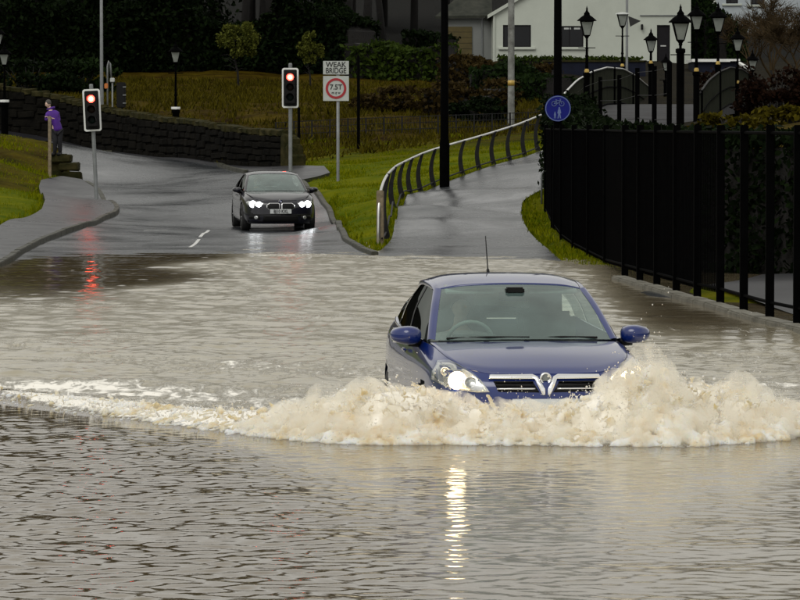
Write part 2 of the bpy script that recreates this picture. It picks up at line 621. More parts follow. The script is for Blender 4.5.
def sheet(name, poly, off, mat, step=1.0, skirt=0.0, parent=None):
    b = dense(poly, step)
    bx = np.array(b)
    x0, y0 = bx.min(0)
    x1, y1 = bx.max(0)
    gx, gy = np.meshgrid(np.arange(x0 + step / 2, x1, step), np.arange(y0 + step / 2, y1, step))
    g = np.stack([gx.ravel(), gy.ravel()], 1)
    g = g[inside(g, b)]
    dmin = np.min(np.hypot(g[:, None, 0] - bx[None, :, 0], g[:, None, 1] - bx[None, :, 1]), 1) if len(g) else np.zeros(0)
    g = g[dmin > step * 0.45]
    pts = [Vector(p) for p in b] + [Vector(p) for p in g]
    nb = len(b)
    vs, es, fs, *_ = delaunay_2d_cdt(pts, [], [list(range(nb))], 1, 1e-4)
    arr = np.array([(p.x, p.y) for p in vs])
    z = HA(arr) + off
    V = [(p[0], p[1], q) for p, q in zip(arr, z)]
    F = [tuple(f) for f in fs]
    if skirt:
        zb = HA(bx) + off
        n0 = len(V)
        V += [(p[0], p[1], q) for p, q in zip(bx, zb)] + [(p[0], p[1], q - skirt) for p, q in zip(bx, zb)]
        F += [(n0 + i, n0 + (i + 1) % nb, n0 + nb + (i + 1) % nb, n0 + nb + i) for i in range(nb)]
    me = mesh_py(name, V, F)
    for p in me.polygons:
        p.use_smooth = p.normal.z > 0.5
    return link(name, me, mat, parent)


# outlines of the paved areas
KERB_LEFT = [gp(*p) for p in [(22, 253), (42, 243), (62, 235), (82, 228), (100, 222), (112, 217), (117, 212), (113, 206), (100, 196), (86, 185)]]
KERB_LEFT = [(-7.6, 58.0), (-7.3, 66.0), (-7.25, 73)] + KERB_LEFT
KERB_LEFT = smooth_line(KERB_LEFT, 46)
WALL_KERB = [(-19, 149.5), (-13.5, 144.6)] + [gp(*p) for p in [(172, 154), (210, 163), (247, 174)]]
KERB_RIGHT = [gp(*p) for p in [(302, 183), (312, 191), (325, 206), (334, 224), (345, 240), (360, 250), (375, 256)]]
KERB_RIGHT = smooth_line(KERB_RIGHT, 26)
ROAD = KERB_LEFT + [(-11.3, 133), (-12.8, 140), (-19, 144)] + WALL_KERB + KERB_RIGHT + [(0.2, 76), (3.4, 66), (4.6, 50), (4.6, 8), (-7.6, 8)]
PAVEMENT = KERB_LEFT + [gp(*p) for p in [(72, 181), (55, 181), (41, 184), (39, 190), (45, 204), (42, 213), (25, 222), (0, 230)]] + [(-12.5, 90), (-14, 75), (-14, 58)]
WALL_FOOTWAY = WALL_KERB + [gp(302, 183), gp(316, 180), gp(330, 176), (-2.4, 126.3), (-4.2, 128.3), (-12, 148.2), (-19, 153)]
RAIL_BASE = [gp(*p) for p in [(383, 244), (390, 222), (400, 203), (425, 191), (463, 176), (510, 161), (540, 151)]]
RAIL_BASE = smooth_line(RAIL_BASE, 40)
PATH = [gp(375, 256)] + [(x + .12, y) for x, y in RAIL_BASE] + [(5.8, 132.5), (9.4, 129.5), (6.2, 118)] + \
       smooth_line([gp(*p) for p in [(548, 188), (532, 196), (522, 206), (522, 216), (527, 229), (537, 241), (548, 250), (562, 263)]], 24) + [(3.6, 70), (0.6, 72)]

M['asphalt'] = material('asphalt', (0.016, 0.019, 0.023), 0.24, 0.3, 0.5, bump=0.0012, bscale=60, col2=(0.030, 0.034, 0.038), rvar=0.10, spec=0.4)
M['path_asphalt'] = material('path_asphalt', (0.026, 0.027, 0.030), 0.26, 0.3, 0.40, bump=0.0012, bscale=60, col2=(0.040, 0.044, 0.046), rvar=0.16, spec=0.3)
M['pave_asphalt'] = material('pave_asphalt', (0.013, 0.013, 0.016), 0.34, 0.3, 0.6, bump=0.0015, bscale=50, col2=(0.026, 0.026, 0.030), rvar=0.14, spec=0.28)

road = tag(sheet('road', ROAD, 0.012, M['asphalt'], 0.8), 'wet grey road running down from the bridge into the flood', 'road', kind='structure')
pavement = tag(sheet('pavement', PAVEMENT, 0.11, M['pave_asphalt'], 0.7, 0.3), 'wet dark pavement curving round the traffic light', 'pavement', kind='structure')
footway = tag(sheet('footway', WALL_FOOTWAY, 0.10, M['pave_asphalt'], 0.7, 0.3), 'narrow dark footway along the foot of the stone wall', 'pavement', kind='structure')
path = tag(sheet('path', PATH, 0.022, M['path_asphalt'], 0.7), 'wet grey cycle path climbing beside the curved railing', 'path', kind='structure')


def kerbs(line, length, parent, w=.14, top=.122, down=.3, mat='kerb_stone'):
    pts = dense(line, .02, False)
    acc, start = 0.0, 0
    i = 0
    while i < len(pts) - 1:
        j = i
        L = 0
        while j < len(pts) - 1 and L < length:
            L += math.hypot(pts[j + 1][0] - pts[j][0], pts[j + 1][1] - pts[j][1])
            j += 1
        a, b = pts[i], pts[j]
        mx, my = (a[0] + b[0]) / 2, (a[1] + b[1]) / 2
        za, zb = H(*a), H(*b)
        d = Vector((b[0] - a[0], b[1] - a[1], zb - za))
        if d.length < .12:
            break
        rot = d.to_track_quat('X', 'Z').to_matrix()
        mb = MB().box((0, 0, 0), (d.length - .012, w, down), rot)
        o = mb.build('kerb_stone', M[mat], parent, bevel=.012)
        o.location = (mx, my, (za + zb) / 2 + top - down / 2 + random.uniform(-.006, .006))
        i = j


kerbs(KERB_LEFT, .92, pavement)
kerbs(WALL_KERB[1:], .92, footway)
kerbs(KERB_RIGHT, .92, road, top=.09)

M['deck_path'] = material('deck_path', (.02, .02, .022), .5, .3, .6, col2=(.04, .04, .042), spec=.15)
tag(sheet('riverside_path', [(5.4, 47), (12, 50), (12, 65.6), (6.0, 66.2), (4.6, 60)], .06, M['deck_path'], .8), 'grey path seen through the black posts in front of the clipped hedge', 'path', kind='structure')

# white centre-line dashes and stop marks on the road
for (a, b, w) in [((190, 248), (199, 240), .075), ((200, 238), (209, 231), .075)]:
    A, B = gp(*a), gp(*b)
    d = Vector((B[0] - A[0], B[1] - A[1]))
    n = Vector((-d.y, d.x)).normalized() * w / 2
    q = [(A[0] + n.x, A[1] + n.y), (A[0] - n.x, A[1] - n.y), (B[0] - n.x, B[1] - n.y), (B[0] + n.x, B[1] + n.y)]
    sheet('centre_dash', q, .017, M['marking'], .4, parent=road)
A, B = gp(144, 231.5), gp(168, 231)
sheet('stop_mark', [(A[0], A[1] - .25), (B[0], B[1] - .25), (B[0], B[1] + .1), (A[0], A[1] + .1)], .017, M['marking'], .4, parent=road)

# ------------------------------------------------------------------ ground
def graded(lo, hi, a, b, fine, coarse):
    out = [lo]
    x = lo
    while x < hi:
        x += fine if a <= x < b else min(coarse, fine + .12 * (a - x if x < a else x - b) + .05)
        out.append(x)
    return np.array(out)


gxs = graded(-160, 160, -16, 20, .5, 9)
gys = graded(-25, 600, 44, 160, .5, 12)
GX, GY = np.meshgrid(gxs, gys)
gxy = np.stack([GX.ravel(), GY.ravel()], 1)
gz = HA(gxy)
paved = np.zeros(len(gxy), bool)
for poly in (ROAD, PAVEMENT, WALL_FOOTWAY, PATH):
    pd = dense(poly, 1.0)
    for dx, dy in ((0, 0), (.3, 0), (-.3, 0), (0, .5), (0, -.5)):
        paved |= inside(gxy + np.array([dx, dy]), pd)
rough = np.array([noise.fractal(Vector((x * .55, y * .35, 3.3)), 1.0, 2.0, 4) for x, y in gxy])
amp = np.clip((gxy[:, 1] - 84) / 60, 0.05, 1.0) * .16
gz = np.where(paved, gz - .06, gz + rough * amp + .03 * (gxy[:, 1] > 84))
nx_, ny_ = len(gxs), len(gys)
gi = np.arange(nx_ * ny_).reshape(ny_, nx_)
gf = np.stack([gi[:-1, :-1], gi[:-1, 1:], gi[1:, 1:], gi[1:, :-1]], -1).reshape(-1, 4)
gme = mesh_np('ground', np.column_stack([gxy, gz]), gf, True)
# how dry and bracken-brown the turf is, place by place
dry = np.clip((gxy[:, 1] - 126) / 20, 0, 1)
dry = np.where((gxy[:, 0] < -8.5) & (gxy[:, 1] > 114), np.maximum(dry, .75), dry)
dry = np.where((gxy[:, 0] > 2.5) & (gxy[:, 1] < 112), np.maximum(dry, .3), dry)
dry = np.where((gxy[:, 0] > 6) & (gxy[:, 1] > 75), np.maximum(dry, .9), dry)
at = gme.attributes.new('dry', 'FLOAT', 'POINT')
at.data.foreach_set('value', dry.astype(np.float32))
# darker grey ground on the wooded hill and beyond the footbridge
gme.attributes.new('dark_ground', 'FLOAT', 'POINT').data.foreach_set('value', np.maximum(np.clip((gxy[:, 1] - 205) / 20, 0, 1), .85 * ((gxy[:, 0] > 5.5) & (gxy[:, 1] > 122))).astype(np.float32))
mg = bpy.data.materials.new('turf')
mg.use_nodes = True
nt = mg.node_tree
pb = nt.nodes['Principled BSDF']
geo = nt.nodes.new('ShaderNodeNewGeometry')
n1 = nd(nt, 'ShaderNodeTexNoise', Scale=.55, Detail=8.0, Roughness=.7)
n2 = nd(nt, 'ShaderNodeTexNoise', Scale=.33, Detail=6.0, Roughness=.6)
for n in (n1, n2):
    nt.links.new(geo.outputs['Position'], n.inputs['Vector'])
r1 = nt.nodes.new('ShaderNodeValToRGB')
r1.color_ramp.elements[0].position = .34
r1.color_ramp.elements[0].color = (.042, .075, .0008, 1)
r1.color_ramp.elements[1].position = .68
r1.color_ramp.elements[1].color = (.145, .145, .002, 1)
r2 = nt.nodes.new('ShaderNodeValToRGB')
r2.color_ramp.elements[0].position = .36
r2.color_ramp.elements[0].color = (.014, .007, .0008, 1)
r2.color_ramp.elements[1].position = .62
r2.color_ramp.elements[1].color = (.060, .043, .003, 1)
nt.links.new(n1.outputs['Fac'], r1.inputs['Fac'])
nt.links.new(n1.outputs['Fac'], r2.inputs['Fac'])
ad = nt.nodes.new('ShaderNodeAttribute')
ad.attribute_name = 'dry'
ma = nt.nodes.new('ShaderNodeMath')
ma.operation = 'MULTIPLY_ADD'
ma.inputs[1].default_value = 1.2
mb_ = nt.nodes.new('ShaderNodeMath')
mb_.operation = 'MULTIPLY_ADD'
mb_.inputs[1].default_value = .9
mb_.inputs[2].default_value = -.5
mb_.use_clamp = False
nt.links.new(n2.outputs['Fac'], mb_.inputs[0])
nt.links.new(ad.outputs['Fac'], ma.inputs[0])
nt.links.new(mb_.outputs[0], ma.inputs[2])
ma.use_clamp = True
mx = nt.nodes.new('ShaderNodeMixRGB')
nt.links.new(ma.outputs[0], mx.inputs[0])
nt.links.new(r1.outputs[0], mx.inputs[1])
nt.links.new(r2.outputs[0], mx.inputs[2])
aw = nt.nodes.new('ShaderNodeAttribute')
aw.attribute_name = 'dark_ground'
mx3 = nt.nodes.new('ShaderNodeMixRGB')
mx3.inputs[2].default_value = (.012, .012, .011, 1)
nt.links.new(aw.outputs['Fac'], mx3.inputs[0])
nt.links.new(mx.outputs[0], mx3.inputs[1])
nt.links.new(mx3.outputs[0], pb.inputs['Base Color'])
pb.inputs['Roughness'].default_value = .9
pb.inputs['Specular IOR Level'].default_value = .02
bn = nd(nt, 'ShaderNodeTexNoise', Scale=6.0, Detail=6.0)
nt.links.new(geo.outputs['Position'], bn.inputs['Vector'])
bu = nd(nt, 'ShaderNodeBump', Strength=.9, Distance=.12)
nt.links.new(bn.outputs['Fac'], bu.inputs['Height'])
nt.links.new(bu.outputs[0], pb.inputs['Normal'])
M['turf'] = mg
ground = tag(link('ground', gme, mg), 'rough green and bracken-brown grassy ground around the flooded road', 'ground', kind='structure')

# ------------------------------------------------------------------ the Astra-sized blue car's place and its bow wave
CAR = dict(loc=(1.12, 30.5, -.30), yaw=R(6.2))
CREST = np.array([(-6.5, 39.4, .04), (-5.0, 37.2, .05), (-3.7, 35.3, .075), (-2.6, 33.5, .10), (-1.7, 32.0, .13), (-.95, 30.9, .22), (-.4, 30.35, .37), (.0, 30.15, .48),
                  (.4, 30.05, .35), (.85, 29.9, .29), (1.3, 29.9, .34), (1.75, 30.05, .57), (2.1, 30.2, .52), (2.5, 30.45, .40), (3.0, 30.85, .26),
                  (3.6, 31.4, .16), (4.4, 32.2, .09), (5.2, 33.2, .07)])
CRESTD = cr(CREST, 160)

# ------------------------------------------------------------------ flood water
wxs = np.concatenate([np.arange(-13, -7.0, .25), np.arange(-7.0, -3.4, .07), np.arange(-3.4, 3.4, .030), np.arange(3.4, 7.0, .07), np.arange(7.0, 11, .25)])
wys = np.concatenate([np.arange(6, 17, .12), np.arange(17, 30, .030), np.arange(30, 45, .042), np.arange(45, 93, .095)])
WX, WY = np.meshgrid(wxs, wys)
X, Y = WX.ravel(), WY.ravel()
# signed distance to the crest line (positive behind it, i.e. inside the wake)
best = np.full(len(X), 1e9)
ch = np.zeros(len(X))
sgn = np.ones(len(X))
for i in range(len(CRESTD) - 1):
    a, b = CRESTD[i], CRESTD[i + 1]
    dx, dy = b[0] - a[0], b[1] - a[1]
    L2 = dx * dx + dy * dy
    t = np.clip(((X - a[0]) * dx + (Y - a[1]) * dy) / L2, 0, 1)
    d = np.hypot(X - a[0] - t * dx, Y - a[1] - t * dy)
    m = d < best
    best = np.where(m, d, best)
    ch = np.where(m, a[2] + t * (b[2] - a[2]), ch)
    sgn = np.where(m, np.sign(dx * (Y - a[1]) - dy * (X - a[0])), sgn)
sd = best * sgn


def sstep(x, a, b):
    t = np.clip((x - a) / (b - a), 0, 1)
    return t * t * (3 - 2 * t)


def waves(X, Y, n, l0, l1, slope, main=None, spread=PI, seed=0):
    r = np.random.default_rng(seed)
    out = np.zeros(len(X))
    for _ in range(n):
        lam = math.exp(r.uniform(math.log(l0), math.log(l1)))
        k = 2 * PI / lam
        a = (r.uniform(0, 2 * PI) if main is None else main + r.normal() * spread)
        out += slope / k * np.sin(k * (math.cos(a) * X + math.sin(a) * Y) + r.uniform(0, 2 * PI))
    return out / math.sqrt(n / 2)


# patchy strength of the ripples
g1 = np.sin(X * .9 + Y * .37 + 1) * np.sin(Y * .31 - X * .4) * .5 + .5
fore = sstep(-sd, .2, 2.0)
left = sstep(-X, -.6, 1.6)
ripA = waves(X, Y, 26, .12, .26, .058, PI / 2 + .55, .3, 3) + waves(X, Y, 26, .12, .26, .058, PI / 2 - .7, .3, 4)
ripA = ripA + 12.0 * np.sign(ripA) * ripA ** 2                 # sharpen the crests a little
ripB = waves(X, Y, 26, .5, 1.9, .055, PI / 2 - .3, .6, 5)
chop = waves(X, Y, 40, .12, .5, .14, None, 0, 8)
calmL = np.maximum(sstep(-X + .5 * np.sin(Y * .5), 3.0, 4.6) * sstep(Y + .8 * np.sin(X * 2.1), 53, 65), 0)
calmR = sstep(X - .030 * Y, 1.0, 2.0) * sstep(Y, 43, 52)
behind = sstep(sd, .1, .8)
z = fore * ((.44 + .56 * left) * ripA * (.85 + .25 * g1) + (.16 + .12 * left) * ripB)
z += behind * (1 - calmL) * (chop * (.62 + .45 * np.exp(-np.clip(sd - .5, 0, None) / 3.5)) + ripB * .30 + ripA * .4) * (1 - .80 * calmR)
z += calmL * (ripA * .7 + ripB * .45) * behind
swell = waves(X, Y, 22, .7, 2.6, .055, None, 0, 31)
z += behind * (1 - calmL) * (1 - .8 * calmR) * swell * .8
ridge = np.where(sd < 0, np.exp(-(sd / (.22 + .4 * ch)) ** 2), np.exp(-(sd / (.55 + .8 * ch)) ** 2)) * ch * .74
near_car = ((X - 1.0) ** 2 / 1.2 ** 2 + (Y - 32.6) ** 2 / 2.2 ** 2) < 1
ridge = np.where(near_car, np.minimum(ridge, .12), ridge)
lump = waves(X, Y, 24, .15, .6, .30, None, 0, 21)
z += ridge + lump * np.clip(ridge / .2, 0, 1) * .5
z *= sstep(HA(np.stack([X, Y], 1)), .12, -.12) * .9 + .1
foam = np.exp(-(np.where(sd < 0, sd / (.22 + 1.1 * ch), sd / .85)) ** 2) * sstep(ch, .03, .13)
foam = np.maximum(foam, .50 * behind * np.exp(-np.clip(sd - 1.5, 0, None) / 4.5) * sstep(ch, -.02, .08))
stern = np.exp(-((X - (.65 - .05 * (Y - 35))) / 1.3) ** 2) * sstep(Y, 33, 35.5) * np.exp(-np.clip(Y - 36, 0, None) / 12)
foam = np.maximum(foam, .58 * stern)
foam = np.maximum(foam, .36 * behind * (1 - calmL) * np.exp(-np.clip(Y - 34, 0, None) / 40))
foam = np.maximum(foam, (1 - calmL) * .36 * sstep(Y, 70, 80) * sstep(X, -5.5, -3.5) * sstep(X, 1.8, .2))
patchy = waves(X, Y, 14, 1.2, 5.0, 1.0, None, 0, 41)
patchy = patchy / (np.std(patchy) + 1e-9)
foam = np.where(foam < .55, foam + behind * (1 - calmL) * (1 - calmR) * np.clip(.07 * patchy, -.1, .16), foam)
churn = behind * (1 - .92 * calmL) * (1 - .85 * calmR) * .95 + fore * (.04 + .36 * sstep(X, -1.4, 2.4) + .30 * np.exp(-np.clip(-sd, 0, None) / 1.0))
churn = np.clip(churn, 0, 1)
wi = np.arange(len(X)).reshape(len(wys), len(wxs))
wf = np.stack([wi[:-1, :-1], wi[:-1, 1:], wi[1:, 1:], wi[1:, :-1]], -1).reshape(-1, 4)
wme = mesh_np('water', np.column_stack([X, Y, z]), wf, True)
for nm, arr in (('foam', foam), ('churn', churn)):
    wme.attributes.new(nm, 'FLOAT', 'POINT').data.foreach_set('value', arr.astype(np.float32))
mw = bpy.data.materials.new('flood_water')
mw.use_nodes = True
nt = mw.node_tree
pb = nt.nodes['Principled BSDF']
geo = nt.nodes.new('ShaderNodeNewGeometry')
af = nt.nodes.new('ShaderNodeAttribute')
af.attribute_name = 'foam'
ac = nt.nodes.new('ShaderNodeAttribute')
ac.attribute_name = 'churn'
mapn = nt.nodes.new('ShaderNodeMapping')
mapn.inputs['Scale'].default_value = (1.5, .55, 1)
nt.links.new(geo.outputs['Position'], mapn.inputs['Vector'])
fn = nd(nt, 'ShaderNodeTexNoise', Scale=4.2, Detail=9.0, Roughness=.72, Distortion=.6)
nt.links.new(mapn.outputs[0], fn.inputs['Vector'])
sub = nt.nodes.new('ShaderNodeMath')
sub.operation = 'ADD'
nt.links.new(fn.outputs['Fac'], sub.inputs[0])
nt.links.new(af.outputs['Fac'], sub.inputs[1])
fr = nt.nodes.new('ShaderNodeMapRange')
fr.interpolation_type = 'SMOOTHSTEP'
fr.inputs[1].default_value = .87
fr.inputs[2].default_value = 1.06
nt.links.new(sub.outputs[0], fr.inputs[0])
cn = nd(nt, 'ShaderNodeTexNoise', Scale=.9, Detail=5.0, Roughness=.6)
nt.links.new(mapn.outputs[0], cn.inputs['Vector'])
cm = nt.nodes.new('ShaderNodeMath')
cm.operation = 'MULTIPLY_ADD'
cm.inputs[1].default_value = .5
cm.inputs[2].default_value = -.25
nt.links.new(cn.outputs['Fac'], cm.inputs[0])
ca_ = nt.nodes.new('ShaderNodeMath')
ca_.operation = 'ADD'
ca_.use_clamp = True
nt.links.new(cm.outputs[0], ca_.inputs[0])
nt.links.new(ac.outputs['Fac'], ca_.inputs[1])
wc = nt.nodes.new('ShaderNodeMixRGB')
wc.inputs[1].default_value = (.115, .086, .046, 1)
wc.inputs[2].default_value = (.335, .302, .215, 1)
nt.links.new(ca_.outputs[0], wc.inputs[0])
fc = nt.nodes.new('ShaderNodeMixRGB')
fc.inputs[2].default_value = (.90, .87, .79, 1)
nt.links.new(fr.outputs[0], fc.inputs[0])
nt.links.new(wc.outputs[0], fc.inputs[1])
nt.links.new(fc.outputs[0], pb.inputs['Base Color'])
rr = nt.nodes.new('ShaderNodeMapRange')
rc = nt.nodes.new('ShaderNodeMapRange')
rc.inputs[3].default_value = .03
rc.inputs[4].default_value = .19
nt.links.new(ca_.outputs[0], rc.inputs[0])
nt.links.new(rc.outputs[0], rr.inputs[3])
rr.inputs[4].default_value = .6
nt.links.new(fr.outputs[0], rr.inputs[0])
nt.links.new(rr.outputs[0], pb.inputs['Roughness'])
sp = nt.nodes.new('ShaderNodeMapRange')
sp.inputs[3].default_value = .5
sp.inputs[4].default_value = .06
nt.links.new(fr.outputs[0], sp.inputs[0])
nt.links.new(sp.outputs[0], pb.inputs['Specular IOR Level'])
pb.inputs['IOR'].default_value = 1.33
bn = nd(nt, 'ShaderNodeTexNoise', Scale=9.0, Detail=4.0, Roughness=.6)
nt.links.new(geo.outputs['Position'], bn.inputs['Vector'])
bu = nd(nt, 'ShaderNodeBump', Strength=.35, Distance=.004)
nt.links.new(bn.outputs['Fac'], bu.inputs['Height'])
bu2 = nd(nt, 'ShaderNodeBump', Strength=.8, Distance=.03)
nt.links.new(fr.outputs[0], bu2.inputs['Height'])
nt.links.new(bu.outputs[0], bu2.inputs['Normal'])
nt.links.new(bu2.outputs[0], pb.inputs['Normal'])
M['water'] = mw
water = tag(link('water', wme, mw), 'brown flood water with ripples and foam covering the road', 'water', kind='structure')
# ------------------------------------------------------------------ cars
def mirror_cols(half):
    """half: list of (x,y,z) from centre line outwards -> full row from -x to +x"""
    return [(-x, y, z) for x, y, z in reversed(half) if x > 1e-6] + [(x, y, z) for x, y, z in half]


def drape(name, poly, bvh, mat, parent, off=.006, step=.03, depth=.02, smooth=True, mirror=False):
    """a patch with the front-view outline poly (x,z), laid on the car's front surface"""
    b = dense(poly, step)
    bx = np.array(b)
    gx, gz_ = np.meshgrid(np.arange(bx[:, 0].min() + step / 2, bx[:, 0].max(), step), np.arange(bx[:, 1].min() + step / 2, bx[:, 1].max(), step))
    g = np.stack([gx.ravel(), gz_.ravel()], 1)
    g = g[inside(g, b)] if len(g) else g
    if len(g):
        dm = np.min(np.hypot(g[:, None, 0] - bx[None, :, 0], g[:, None, 1] - bx[None, :, 1]), 1)
        g = g[dm > step * .45]
    pts = [Vector(p) for p in b] + [Vector(p) for p in g]
    vs, es, fs, *_ = delaunay_2d_cdt(pts, [], [list(range(len(b)))], 1, 1e-5)
    V, N = [], []
    last = .3
    for p in vs:
        h = bvh.ray_cast(Vector((p.x, -1, p.y)), Vector((0, 1, 0)))
        if h[0] is not None:
            last = h[0].y
            nrm = h[1] if h[1].y < 0 else -h[1]
        else:
            nrm = Vector((0, -1, 0))
        V.append((Vector((p.x, last, p.y)) + nrm * off))
    n = len(V)
    F = [tuple(f) for f in fs]
    V2 = [v + Vector((0, depth, 0)) for v in V]
    nb = len(b)
    F2 = [(i, (i + 1) % nb, n + (i + 1) % nb, n + i) for i in range(nb)]
    if mirror:
        V = [Vector((-v.x, v.y, v.z)) for v in V]
        V2 = [Vector((-v.x, v.y, v.z)) for v in V2]
    me = mesh_py(name, V + V2, F + F2)
    bm = bmesh.new()
    bm.from_mesh(me)
    bmesh.ops.recalc_face_normals(bm, faces=bm.faces)
    bm.to_mesh(me)
    bm.free()
    if smooth:
        for p in me.polygons:
            p.use_smooth = len(p.vertices) == 3
    return link(name, me, mat, parent)


def wheel(parent, x, y, r, w, side):
    t = MB().lathe([(r * .66, -w / 2), (r * .93, -w / 2), (r, -w / 2 + .03), (r, w / 2 - .03), (r * .93, w / 2), (r * .66, w / 2)], 36, (0, 0, 0), 'x')
    o = t.build('wheel', M['tyre'], parent, True, (x, y, r))
    rim = MB().lathe([(r * .66, -w * .3), (r * .66, w * .42), (r * .6, w * .45), (r * .58, w * .2)], 30, (0, 0, 0), 'x')
    for k in range(5):
        a = 2 * PI * k / 5
        rim.tube([(side * w * .3, .03 * math.cos(a), .03 * math.sin(a)), (side * w * .34, r * .61 * math.cos(a), r * .61 * math.sin(a))], [.035, .028], 6)
    rim.lathe([(.001, side * w * .36), (.055, side * w * .36), (.055, 0)], 14, (0, 0, 0), 'x')
    rim.build('rim', M['alloy'], o, True)
    return o


def car_body(root, paint, W, Lh, bonnet, band, scr, roof, belt, rear, wheels, wr, tag_glass='car_glass'):
    """panels: bumper-to-bumper band, bonnet, windscreen, roof, pillars, side windows, tailgate"""
    out = {}
    # lower body band
    bc = np.array(band, float)                      # [knot][level][3], centre front -> centre rear on +x
    vb, fb = patch(bc, 190, 26)
    for s in (1, -1):
        pass
    V = np.concatenate([vb, vb * np.array([-1, 1, 1])])
    F = np.concatenate([fb[:, ::-1], fb + len(vb)])
    cen = V[F].mean(1)
    keep = np.ones(len(F), bool)
    for wy in wheels:
        keep &= ~((np.hypot(cen[:, 1] - wy, cen[:, 2] - wr) < wr + .045) & (np.abs(cen[:, 0]) > W * .36))
    Fk = F[keep]
    me = mesh_np('body', V, Fk, True)
    out['body'] = link('body', me, M[paint], root)
    out['bvh'] = BVHTree.FromPolygons([tuple(v) for v in V], [tuple(int(i) for i in f) for f in F])
    # door shut lines
    # bonnet
    rows = [mirror_cols(r) for r in bonnet]
    out['bonnet'] = patch_obj('bonnet', rows, 40, 40, M[paint], root, False, .012)
    # windscreen
    rows = [mirror_cols(r) for r in scr]
    out['windscreen'] = patch_obj('windscreen', rows, 20, 32, M['car_glass'], root)
    rows = [mirror_cols(r) for r in roof]
    out['roof'] = patch_obj('roof', rows, 36, 36, M[paint], root, False, .02)
    # pillars and cant rails, belt line strips
    for s in (-1, 1):
        e = np.array([r[-1] for r in scr])          # windscreen edge, bottom to top
        e = cr(e, 12) * np.array([s, 1, 1])
        o_ = e + np.array([s * .050, .045, -.004])
        i_ = e + np.array([-s * .012, -.004, .005])
        mid = (o_ + i_) / 2 + np.array([s * .012, -.012, .010])
        g = np.stack([i_, mid, o_, o_ + np.array([-s * .03, .04, -.03])], 1)
        patch_obj('pillar', g, 24, 10, M[paint], root, s < 0)
        # side windows: belt (bottom) to cant rail (top)
        bt = np.array(belt['bottom']) * np.array([s, 1, 1])
        tp = np.array(belt['top']) * np.array([s, 1, 1])
        bt, tp = cr(bt, 40), cr(tp, 40)
        md = (bt + tp) / 2 + np.array([s * .018, 0, .01])
        n = 40
        split = belt['split']
        names = [(0, split[0]), (split[0] + 1, split[1]), (split[1] + 1, n - 1)]
        for (a, b) in names:
            g = np.stack([bt[a:b + 1], md[a:b + 1], tp[a:b + 1]], 0)
            patch_obj('side_window', g, 8, b - a + 1, M['side_glass'], root, s > 0)
        for a in (split[0], split[1]):
            g = np.stack([bt[a:a + 2], md[a:a + 2], tp[a:a + 2]], 0)
            off = np.array([s * .004, 0, 0])
            patch_obj('door_pillar', g + off, 8, 4, M['black_plastic'], root, s > 0)
        # cant rail between side windows and roof
        re_ = cr(np.array([r[-1] for r in roof]), 40) * np.array([s, 1, 1])
        g = np.stack([re_ + np.array([-s * .01, 0, .004]), (re_ + tp) / 2 + np.array([s * .012, 0, .012]), tp + np.array([0, 0, -.004])], 0)
        patch_obj('cant_rail', g, 6, 40, M[paint], root, s < 0)
        # shoulder between band top and belt
        top = vb.reshape(190, 26, 3)[:, -1] * np.array([s, 1, 1])
        sel = top[(top[:, 1] > bt[0, 1] - .12) & (top[:, 1] < bt[-1, 1] + .25)]
        sel = cr(sel, 40)
        g = np.stack([sel, (sel + bt) / 2 + np.array([s * .01, 0, .01]), bt + np.array([0, 0, -.003])], 0)
        patch_obj('waist_rail', g, 6, 40, M[paint], root, s > 0)
    # rear window and tailgate
    rows = [mirror_cols(r) for r in rear['glass']]
    patch_obj('rear_window', rows, 12, 24, M['side_glass' if rear.get('dark') else 'car_glass'], root)
    rows = [mirror_cols(r) for r in rear['deck']]
    patch_obj('tailgate', rows, 16, 30, M[paint], root)
    for s in (-1, 1):
        e = np.array([r[-1] for r in rear['glass']]) * np.array([s, 1, 1])
        e = cr(e, 10)
        g = np.stack([e, e + np.array([s * .022, -.04, -.006]), e + np.array([s * .034, -.11, -.03])], 1)
        patch_obj('rear_pillar', g, 12, 8, M[paint], root, s < 0)
    # floor pan, bulkhead
    fl = MB().box((0, Lh / 2, .24), (W * .86, Lh * .86, .06))
    fl.box((0, scr[0][0][1] + .10, .62), (W * .80, .05, .62))
    fl.box((0, Lh - .45, .55), (W * .74, .05, .55))
    fl.build('floor_pan', M['black_plastic'], root)
    return out


def seat(parent, x, y, z0, mat='interior'):
    s = MB()
    s.box((x, y + .25, z0 + .08), (.50, .52, .16), Matrix.Rotation(R(6), 3, 'X'))
    s.box((x, y + .56, z0 + .42), (.48, .12, .62), Matrix.Rotation(R(-14), 3, 'X'))
    o = s.build('seat', M[mat], parent, bevel=.045)
    h = MB().box((x, y + .68, z0 + .80), (.27, .09, .19), Matrix.Rotation(R(-10), 3, 'X'))
    h.tube([(x - .06, y + .66, z0 + .62), (x - .06, y + .68, z0 + .75)], .007, 6)
    h.tube([(x + .06, y + .66, z0 + .62), (x + .06, y + .68, z0 + .75)], .007, 6)
    h.build('headrest', M[mat], o, bevel=.03)


